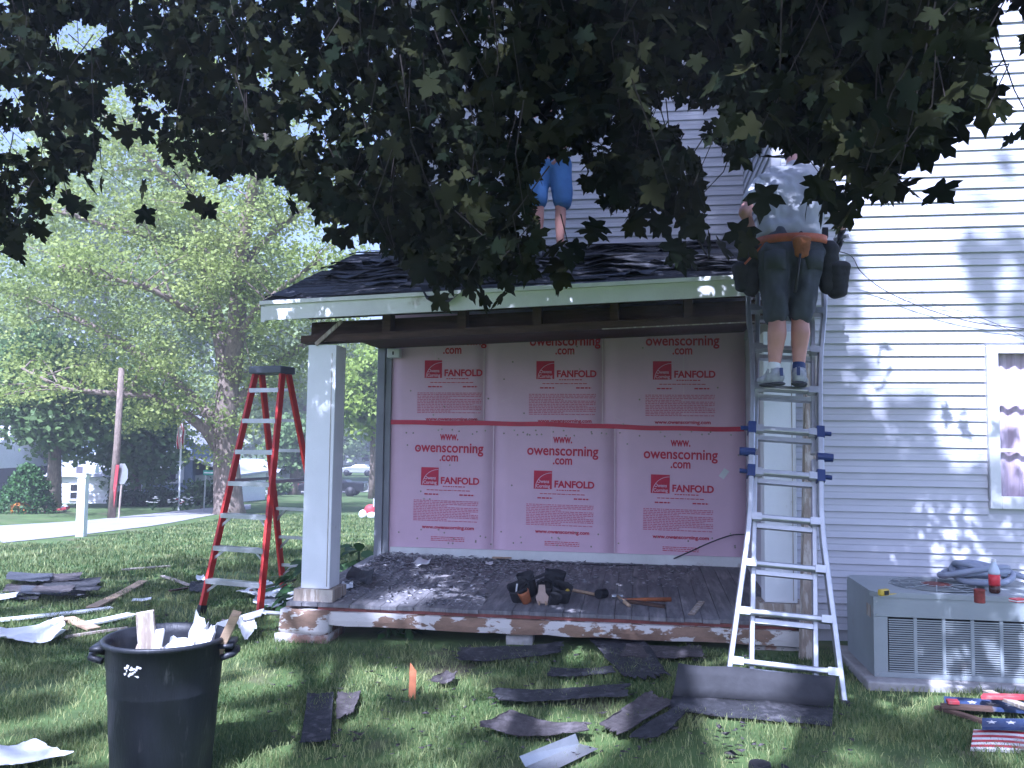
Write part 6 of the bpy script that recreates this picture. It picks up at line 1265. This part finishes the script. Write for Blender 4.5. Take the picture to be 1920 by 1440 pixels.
# leafy plants by the left end of the porch
M['hosta'] = leafmat('hosta_leaf', (.03, .075, .02), (.07, .15, .04), .25)
ell = np.array([(0, 0, 0), (.26, .25, .05), (.33, .5, .03), (.2, .8, -.03), (0, 1.05, -.12), (-.2, .8, -.03), (-.33, .5, .03), (-.26, .25, .05), (0, .5, -.03)]); elf = [(8, i, (i + 1) % 8) for i in range(8)]
hl = [quads_mesh('leaf', ell[None], 9, elf, [k / 3]) for k in range(4)]
for m_ in hl: m_.materials.append(M['hosta'])
def plant(label, loc, n, R, size, hgt):
    t_ = thing('leafy_plant', label, 'plant', loc, group='leafy plants by the porch')
    for k in range(n):
        a = RNG.random() * 2 * PI; r_ = RNG.random() ** .6 * R; o = link('leaf', hl[k % 4], None, t_); o.location = (r_ * math.cos(a), r_ * math.sin(a), hgt * (1 - .6 * (r_ / R)) * RNG.uniform(.6, 1)); o.rotation_euler = (RNG.uniform(-.7, .1), RNG.uniform(-.3, .3), a - PI / 2); q = size * RNG.uniform(.7, 1.2); o.scale = (q, q, q)
    MB().tube([Vector((0, 0, -.05)), Vector((0, 0, hgt * .7))], .015, 6).build('stem', M['hosta'], t_); return t_
def grnd(p): return Vector((p.x, p.y, terr(p.x, p.y)))
plant('large leafed plant against the left end of the porch floor', grnd(H(-4.15, 1.2, 0)), 46, .42, .20, .55); plant('leafy plant behind the first one by the house corner', grnd(H(-4.0, 2.1, 0)), 40, .40, .20, .65); plant('low leafy plant nearest to the left porch post', grnd(H(-4.05, .55, 0)), 26, .28, .15, .30)
plant('small broad leafed weed left in the gap under the porch beam', ground(728, 1196), 9, .08, .09, .10); plant('small broad leafed weed right of it under the porch beam', ground(762, 1194), 9, .08, .09, .12)

# ------------------------------------------------------------------ grass blades
M['grass'] = leafmat('grass_blade', (.034, .090, .022), (.40, .42, .17), .3, .6)
def blades(x0, x1, y0, y1, dens, hgt, wid, filt):
    n = int((x1 - x0) * (y1 - y0) * dens); x = RNG.uniform(x0, x1, n); y = RNG.uniform(y0, y1, n); k = np.abs(x) < .63 * y + 1.3; x, y = x[k], y[k]
    ls = (x - HC.x) * HU.x + (y - HC.y) * HU.y; lt = (x - HC.x) * HV.x + (y - HC.y) * HV.y
    k = ~((lt > FF - .02) & (ls > -3.82)) & ~((ls > AC0.x - .08) & (lt > AC0.y - .13)) & ~(((x - BP.x) ** 2 + (y - BP.y) ** 2) < .05); k &= ~((lt > FF - .32) & (ls > -3.6) & (RNG.random(len(x)) < .55)) & ~((lt > FF - .12) & (ls > -3.4) & (RNG.random(len(x)) < .8))
    x, y = x[k], y[k]
    pn = np.array([1.25 * mnoise.noise(Vector((a * 1.5, b * 1.5, 3.3))) for a, b in zip(x, y)]); pm = np.array([mnoise.noise(Vector((a * 3.1, b * 3.1, 7.3))) for a, b in zip(x, y)])
    k = RNG.random(len(x)) < np.clip(.95 - .9 * np.clip(pn - .12, 0, 1) * 2.2, .25, 1); x, y, pn, pm = x[k], y[k], pn[k], pm[k]; n = len(x)
    z = .025 * (np.clip(x, -4, 4) - 1.5) - .045 * np.clip(y - 8, 0, 54); a = RNG.random(n) * 2 * PI; h = hgt * RNG.uniform(.45, 1.35, n) * (1 + .7 * pm); w_ = wid * RNG.uniform(.7, 1.3, n); ln = RNG.uniform(.15, .9, n) * h; lx, ly = np.cos(a) * ln, np.sin(a) * ln; b_ = RNG.random(n) * 2 * PI; wx_, wy_ = np.cos(b_) * w_ / 2, np.sin(b_) * w_ / 2
    P = np.stack([x, y, z], 1); V = np.zeros((n, 5, 3)); V[:, 0] = P + np.stack([-wx_, -wy_, 0 * x - .004], 1); V[:, 1] = P + np.stack([wx_, wy_, 0 * x - .004], 1)
    V[:, 2] = P + np.stack([-wx_ * .8 + lx * .35, -wy_ * .8 + ly * .35, h * .6], 1); V[:, 3] = P + np.stack([wx_ * .8 + lx * .35, wy_ * .8 + ly * .35, h * .6], 1); V[:, 4] = P + np.stack([lx, ly, h], 1)
    t_ = np.clip(.24 + .95 * np.clip(pn - .05, 0, 1) + .25 * pm + RNG.normal(0, .16, n) + (RNG.random(n) < .05) * .5, 0, 1)
    return V, t_
VV, TT = [], []
for a in ((-4.6, 4.4, 3.0, 5.2, 6200, .036, .0042), (-6.0, 4.4, 5.2, 7.4, 4400, .040, .0055), (-8.0, -1.2, 7.4, 10.5, 2000, .045, .009), (-11, -1.0, 10.5, 16, 600, .06, .014), (-8.6, -1.4, 16, 29, 260, .05, .022)):
    V, t_ = blades(*a, None); VV.append(V); TT.append(t_)
tag(link('grass', quads_mesh('grass', np.concatenate(VV), 5, [(0, 1, 3), (0, 3, 2), (2, 3, 4)], np.concatenate(TT)), M['grass']), 'short green lawn grass in front of the house', 'grass', kind='stuff')
# ------------------------------------------------------------------ hazy summer air
hz = MB().box(-430, 430, -110, 540, -6, 50).build('haze'); tag(hz, kind='stuff')
hm_ = bpy.data.materials.new('haze_air'); hm_.use_nodes = True; N = hm_.node_tree.nodes; N.clear(); o_ = N.new('ShaderNodeOutputMaterial'); v_ = N.new('ShaderNodeVolumePrincipled')
v_.inputs['Color'].default_value = (.93, .95, 1, 1); v_.inputs['Density'].default_value = .003; v_.inputs['Anisotropy'].default_value = .15; hm_.node_tree.links.new(v_.outputs[0], o_.inputs['Volume']); hz.data.materials.append(hm_)
bpy.data.scenes.remove(WORK)
